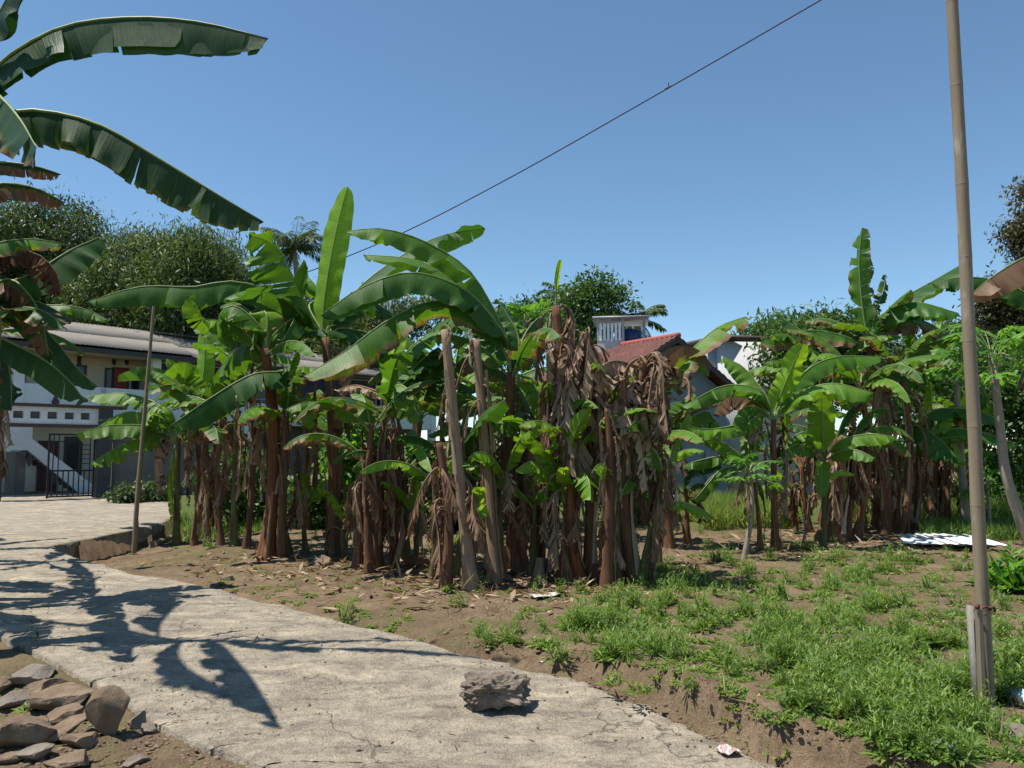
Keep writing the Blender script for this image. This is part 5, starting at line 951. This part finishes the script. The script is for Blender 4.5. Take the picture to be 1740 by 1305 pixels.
# papaya trees
def papaya_leaf(parent, org, p0, p1, size, mat, tilt):
    V, F = tube(crv([p0, (p0 + p1) / 2 + (0, 0, .06), p1], 6), .009, 5); pl = mk('leaf_stalk', V, F, M['rib'], parent, org)
    ax = nrm((p1 - p0) * (1, 1, .2)); up = nrm(np.array([0, 0, 1.]) + rng.normal(0, .25, 3)); sd = nrm(np.cross(ax, up)); up = np.cross(sd, ax); Vv = []; Ff = []
    for j in range(9):
        a = math.radians(-150 + j * 37.5); ln = size * (1 - .28 * abs(j - 4) / 4) * U(.85, 1.1); dr = ax * math.cos(a) + sd * math.sin(a); sdr = -ax * math.sin(a) + sd * math.cos(a); base = len(Vv); dz = lambda f: up * (-.35 * size * f * f * tilt)
        prof = [(0, .035), (.35, .05), (.48, .20), (.58, .07), (.72, .15), (.82, .05), (1.0, .0)]
        for f, w_ in prof: Vv += [p1 + dr * ln * f + sdr * ln * w_ + dz(f), p1 + dr * ln * f + dz(f) + up * .012 * size, p1 + dr * ln * f - sdr * ln * w_ + dz(f)]
        for i in range(len(prof) - 1): o = base + i * 3; Ff += [(o, o + 1, o + 4, o + 3), (o + 1, o + 2, o + 5, o + 4)]
    mk('leaf', Vv, Ff, mat, pl, org, uv=np.tile([[U(0, 1), .5]], (len(Vv), 1)), smooth=False)
def papaya(tr_px, d, n, size, spread, label, r=.05, bz=None, mat='fol_bright', bark='bark_pale'):
    pts = [P(x, y, d) for x, y in tr_px]; b = pts[0].copy(); g = float(gz(b[0], b[1])); pts[0][2] = min(pts[0][2], g); b = pts[0]; o = thing('papaya_tree', b, label, 'papaya tree', 'papaya trees')
    c = crv(pts, 22); V, F = tube(np.vstack([c[:1] - (0, 0, .15), c]), np.r_[r * 1.25, np.linspace(r * 1.2, r * .7, 22)] * (1 + .05 * np.sin(np.arange(23) * 2.2)), 12); mk('trunk', V, F, M[bark], o, b)
    for i in range(n):
        az = i * 2.4; e = math.radians(U(-25, 75)); s = c[-1] - (0, 0, U(0, .25)); q = s + spread * U(.6, 1.1) * np.array([math.cos(az) * math.cos(e), math.sin(az) * math.cos(e), math.sin(e) * .8]); papaya_leaf(o, b, s, q, size * U(.75, 1.15), M[mat], U(.4, 1.3))
papaya([(1752, 915), (1726, 860), (1708, 800), (1700, 730), (1690, 640), (1685, 600)], 12.6, 26, .40, .75, 'papaya tree with curved scarred trunk right of the bamboo pole', .075)
papaya([(1640, 880), (1632, 760), (1625, 640)], 15.5, 20, .36, .7, 'papaya tree whose crown shows just left of the bamboo pole', .07)
papaya([(1264, 945), (1275, 890), (1278, 840), (1272, 800)], 11.3, 16, .19, .42, 'small papaya tree with bent pale trunk in front of the right clump', .035)
papaya([(1682, 895), (1680, 850), (1676, 815)], 15.0, 12, .24, .4, 'little papaya tree behind the bamboo pole above the grass', .03)
papaya([(890, 700), (890, 600), (892, 545)], 24, 26, .55, .9, 'bright papaya crown left of the brown tower in the distance', .09)
papaya([(835, 760), (838, 660), (832, 600)], 17, 16, .40, .7, 'papaya crown half hidden behind the leaning poles', .06)

# ------------------------------------------------------------------ weeds, grass, litter
def weed(h, ns, nl, lsz, lw, spread, r, flat=0.3):
    C, D, N, L = [], [], [], []
    for _ in range(ns):
        az = r.uniform(0, 6.28); o = np.array([math.cos(az), math.sin(az), 0]) * spread * r.random() ** .5; lean = np.array([o[0], o[1], 0]) * r.uniform(.2, 1.3) / max(spread, .01) * .35 + r.normal(0, .1, 3) * (1, 1, 0); hh = h * r.uniform(.5, 1.1)
        for j in range(nl):
            f = (j + r.random()) / nl; a = r.uniform(0, 6.28); up = r.uniform(.4, 1.8); C.append(o + (np.array([0, 0, 1]) + lean) * hh * f); D.append([math.cos(a), math.sin(a), up]); N.append([r.normal(0, .3), r.normal(0, .3), 1]); L.append(lsz * (1.15 - .6 * f) * r.uniform(.7, 1.2))
        C.append(o + (np.array([0, 0, 1]) + lean) * hh * .0); D.append(np.array([lean[0], lean[1], 1.0])); N.append([1, .2, 0]); L.append(hh)      # the stalk
    for _ in range(int(ns * 2)):
        a = r.uniform(0, 6.28); C.append(np.array([math.cos(a), math.sin(a), 0]) * spread * r.random() + (0, 0, .01)); D.append([math.cos(a), math.sin(a), flat]); N.append([0, 0, 1.]); L.append(lsz * 1.5)
    C, D, N, L = map(np.array, (C, D, N, L)); W = np.where(L > lsz * 2, .006, lw * L / lsz); return C, D, N, L, W
wr = np.random.default_rng(21)
protos = [weed(wr.uniform(.14, .30), int(wr.integers(6, 11)), int(wr.integers(7, 11)), .095, .016, .075, wr) for _ in range(7)] + [weed(.06, 5, 5, .07, .03, .09, wr, .2) for _ in range(4)] + [weed(.30, 7, 7, .13, .016, .06, wr, .8) for _ in range(3)]
low = protos[7:11]; tall = protos[:7]; grassy = protos[11:]
def place(items, name, mat):            # items: (proto, x, y, scale, rot) -> one mesh
    CC, DD, NN, LL, WW = [], [], [], [], []
    for pr, x, y, s, a in items:
        C, D, N, L, W = pr; R = np.array([[math.cos(a), math.sin(a), 0], [-math.sin(a), math.cos(a), 0], [0, 0, 1]]); CC.append(C @ R * s + (x, y, float(gzl(x, y)))); DD.append(D @ R); NN.append(N @ R); LL.append(L * s); WW.append(W * s)
    return struct(leaves_mesh(name, *map(np.concatenate, (CC, DD, NN, LL, WW)), M[mat], bend=.25), 'stuff')
def dens(px, py):                             # how thick the weeds stand, read off the photograph
    v = 0
    for cx, cy, sx, sy, a in [(1560, 1190, 180, 70, 1.5), (1700, 1120, 120, 90, 1.1), (1350, 1110, 160, 60, .9), (1180, 1040, 180, 45, .65), (1420, 1030, 160, 35, .75), (980, 1085, 110, 45, .85), (1130, 1090, 110, 40, .7), (1230, 960, 130, 25, .7), (1560, 970, 150, 22, .7), (1250, 1180, 90, 30, .5), (590, 1045, 40, 18, .7), (780, 1010, 60, 14, .4), (1150, 975, 90, 22, .8), (1330, 965, 120, 18, .8), (1480, 960, 120, 20, .9), (1080, 1010, 90, 22, .6), (840, 1085, 50, 12, .4), (330, 922, 70, 8, .6), (540, 925, 60, 14, .5), (1650, 900, 130, 25, .7)]:
        v += a * math.exp(-((px - cx) / sx) ** 2 - ((py - cy) / sy) ** 2)
    return min(1, v * .8 + .10 * (px > 650) + .10 * (px > 1000))
items = []; nt = 60000; cpx, cpy = wr.uniform(250, 1780, nt), 880 + 420 * wr.random(nt) ** .8; cp = Gv(cpx, cpy); cd = sdist(cp[:, 0], cp[:, 1], RE)
cf = .5 + .28 * fnoise(cp[:, 0], cp[:, 1], 4.2) + .5 * fnoise(cp[:, 1], cp[:, 0], 12.0)
for px, py, p, dd, f in zip(cpx, cpy, cp, cd, cf):
    if len(items) >= 1350: break
    if dd < .16 or f < .66: continue
    q = dens(px, py)
    if wr.random() > (q * 1.15) ** 1.5 * (p[1] / 6) ** 1.2: continue
    big = wr.random() < .28 + .42 * q; pr = (grassy if wr.random() < .2 else tall)[int(wr.integers(0, 3))] if big else low[int(wr.integers(0, 4))]
    if big and wr.random() < .6: pr = tall[int(wr.integers(0, 7))]
    items.append((pr, p[0], p[1], wr.uniform(.35, .95) * (.7 + .3 * q), wr.uniform(0, 6.28)))
place(items, 'weed_cover', 'weed')
# sparse seedlings on the bare soil
sd = []
cp = Gv(wr.uniform(200, 1780, 2600), 890 + 400 * wr.random(2600) ** .9); cd = sdist(cp[:, 0], cp[:, 1], RE); cf = fnoise(cp[:, 0], cp[:, 1], 1.7)
for p, dd, f in zip(cp, cd, cf):
    if dd > .05 and f > -.35: sd.append((low[int(wr.integers(0, 4))], p[0], p[1], wr.uniform(.15, .5), wr.uniform(0, 6.28)))
place(sd[:1500], 'seedling_cover', 'weed')
dn = 900; cp = Gv(wr.uniform(500, 1780, dn), 930 + 350 * wr.random(dn)); cp = cp[sdist(cp[:, 0], cp[:, 1], RE) > .1]; dn = len(cp)
struct(leaves_mesh('dry_stalks', cp, np.stack([wr.normal(0, .6, dn), wr.normal(0, .6, dn), wr.uniform(.2, 1.2, dn)], 1), rdir(dn), wr.uniform(.06, .22, dn), .007, M['litter'], bend=.2), 'stuff')
# the largest weed clumps one can pick out
pm = []
for k, pr in enumerate(tall): C, D, N, L, W = pr; pm.append(pr)
spots = [(950, 1120), (975, 1090), (1060, 1120), (1010, 1060), (1150, 1120), (1170, 1050), (1290, 1110), (1365, 1150), (1400, 1090), (1480, 1040), (1230, 1060), (1330, 1050), (1540, 1130), (1600, 1200), (1560, 1235), (1640, 1100), (1630, 1030), (1720, 1180), (1705, 1080), (590, 1055), (825, 1095), (1440, 1160), (1500, 1195), (1095, 1075), (775, 1030), (1250, 1150), (1530, 1080), (1610, 1250), (1690, 1255), (1170, 1165), (1580, 1000), (1460, 985), (1340, 990), (880, 1075), (1655, 1145)]
meshes = []
for k in range(7):
    C, D, N, L, W = weed(.30, 12, 10, .095, .015, .08, wr); o = leaves_mesh('weed_clump', C, D, N, L, W, M['weed'], bend=.25); meshes.append(o)
named = {0: 'tall bushy green weed clump nearest the concrete lump at the road edge', 19: 'lone green weed clump on the road edge left of the stems', 1: 'green weed clump just behind the bushy one by the road', 27: 'leafy weed clump on the bank edge left of the pole foot', 24: 'low weed clump on bare soil before the leaning poles', 20: 'short weed clump at the road edge left of the bushy one'}
for k, (px, py) in enumerate(spots):
    p = G(px, py); src = meshes[k % 7]; o = src if k < 7 else src.copy()
    if k >= 7: COL.objects.link(o)
    o.location = p - (0, 0, .01); s = U(.7, 1.05) * (1.1 if k in (0, 13, 14, 17, 27) else .8); o.scale = (s, s, s * U(.85, 1.1)); o.rotation_euler = (0, 0, U(0, 6.28)); tag(o, named.get(k, 'leafy green weed clump among others in the weedy soil plot'), 'weed', 'weed clumps in the plot')
# broad-leaved plant at right edge, small plants at left
def leafy(name, px, py, h, n, lsz, lw, label, mat='fol_bright', spread=.12):
    p = G(px, py); C, D, N, L, W = weed(h, n, 9, lsz, lw, spread, wr, .5); o = leaves_mesh(name, C, D, N, L, W, M[mat], bend=.3); o.location = p; tag(o, label, 'plant'); return o
leafy('broad_leaf_plant', 1722, 1000, .42, 16, .22, .07, 'bright broad-leaved plant at the right edge of the plot', spread=.28)
leafy('tall_weed', 52, 1105, .36, 2, .09, .018, 'dark upright weed with narrow leaves beside the road at left', 'fol_mid', .03)
leafy('small_weed', 100, 1256, .05, 3, .05, .03, 'small bright seedling growing between the stones', spread=.04)
leafy('small_weed', 50, 1210, .05, 5, .05, .025, 'pale little weed tuft on the broad slab', 'weed', .06)
leafy('rosette_weed', 1592, 1296, .10, 4, .10, .02, 'dark rosette weed growing on the soil bank', 'fol_mid', .05)
leafy('small_weed', 1228, 1205, .10, 3, .06, .02, 'small weed sprouting from the middle of the soil bank', 'weed', .03)
for k, (px, py) in enumerate([(1085, 1180), (1040, 1165), (1400, 1262), (1330, 1285), (1450, 1285)]): leafy('bank_weed', px, py, .10, 6, .05, .016, ['straggly weed on bank above the pale road edge', 'tiny weed tuft at left end of the bank', 'weed hanging on the bank right of the packet', 'low weed at foot of the bank near the bottom edge', 'weed in a gully of the bank near bottom right'][k], 'weed', .07)
# tall pale grass behind the clumps
def grass(n, boxes, h, name, mat):
    C = []; D = []; L = []
    for px0, px1, y0, y1 in boxes:
        x = wr.uniform(0, 1, n); y = wr.uniform(y0, y1, n); X_ = ((px0 + (px1 - px0) * x) - 870) / FPX * y; C.append(np.stack([X_, y, gz(X_, y)], 1))
    C = np.vstack(C); k = len(C); D = np.stack([wr.normal(0, .35, k), wr.normal(0, .35, k), np.ones(k)], 1); nn = np.stack([wr.normal(0, 1, k), wr.normal(0, 1, k), np.full(k, .2)], 1)
    struct(leaves_mesh(name, C, D, nn, h * wr.uniform(.5, 1.25, k), .016, M[mat], bend=.35), 'stuff')
grass(9000, [(1185, 1345, 15.5, 20), (1640, 1760, 16, 22), (1420, 1660, 16.5, 22), (1060, 1200, 17, 22)], .55, 'tall_grass', 'grass')
grass(5000, [(300, 720, 15.5, 19), (1560, 1760, 13.5, 16)], .25, 'short_grass', 'weed')
# dead leaf litter under the clumps and crumbs on the road edge
n = 2600; px = np.r_[wr.normal(900, 170, n // 2), wr.normal(600, 170, n // 4), wr.normal(1400, 130, n - n // 2 - n // 4)]; py = np.r_[wr.normal(985, 22, n // 2), wr.normal(960, 18, n // 4), wr.normal(925, 14, n - n // 2 - n // 4)]
C = Gv(px, np.maximum(885, py)); C[:, 2] = gz(C[:, 0], C[:, 1]) + wr.uniform(.004, .03, n); ok = sdist(C[:, 0], C[:, 1], RE) > .15; C = C[ok]; n = len(C)
struct(leaves_mesh('leaf_litter', C, rdir(n) * (1, 1, .25), rdir(n) * .5 + (0, 0, 1.), wr.uniform(.05, .30, n), wr.uniform(.015, .06, n), M['litter'], bend=.1), 'stuff')
# pebbles and clods
def pebbles(name, pts, smin, smax, mat):
    V0, F0 = rock_mesh(1, 1, .7, 3, .08, 6, 1); V0 = V0[:, :]; k = len(V0); F0 = np.array(F0); VV = []; n = len(pts); s = smin + (smax - smin) * wr.random(n) ** 3; a = wr.uniform(0, 6.28, n)
    for p, ss, aa in zip(pts, s, a): R = np.array([[math.cos(aa), math.sin(aa), 0], [-math.sin(aa), math.cos(aa), 0], [0, 0, 1]]); VV.append(V0 @ R * ss * (1, wr.uniform(.6, 1), wr.uniform(.5, 1)) + p)
    struct(mk(name, np.vstack(VV), np.vstack([F0 + i * k for i in range(n)]), M[mat], smooth=False), 'stuff')
pts = Gv(wr.uniform(0, 470, 1600), wr.uniform(1215, 1312, 1600)); pts = pts[sdist(pts[:, 0], pts[:, 1], LE) < -.02]; pebbles('gravel', pts, .004, .028, 'stone')
pts = Gv(wr.uniform(980, 1740, 2600), wr.uniform(1150, 1310, 2600)); d_ = sdist(pts[:, 0], pts[:, 1], RE); pts = pts[(d_ > -.08) & (d_ < .45)]; pebbles('soil_clods', pts, .004, .022, 'stone')
pts = Gv(wr.uniform(300, 1740, 2600), 930 + 300 * wr.random(2600)); pts = pts[sdist(pts[:, 0], pts[:, 1], RE) > .05]; pebbles('field_clods', pts, .006, .035, 'stone')
pts = Gv(wr.uniform(0, 1250, 3000), 900 + 410 * wr.random(3000)); a_, b_ = sdist(pts[:, 0], pts[:, 1], RE), sdist(pts[:, 0], pts[:, 1], LE); pts = pts[(a_ < -.02) & (b_ > .02) & ((a_ > -.35) | (b_ < .3) | (wr.random(3000) < .25))]; pts[:, 2] = road_z(pts[:, 1]) + .004; pebbles('road_grit', pts, .002, .014, 'stone')
n = 260; pts = Gv(wr.uniform(100, 1150, n), 920 + 380 * wr.random(n)); k_ = (sdist(pts[:, 0], pts[:, 1], RE) < -.05) & (sdist(pts[:, 0], pts[:, 1], LE) > .05); pts = pts[k_][:120]; pts[:, 2] = road_z(pts[:, 1]) + .012; n = len(pts)
struct(leaves_mesh('road_leaf_litter', pts, rdir(n) * (1, 1, .1), rdir(n) * .3 + (0, 0, 1.), wr.uniform(.02, .08, n), wr.uniform(.006, .02, n), M['litter'], bend=.1), 'stuff')
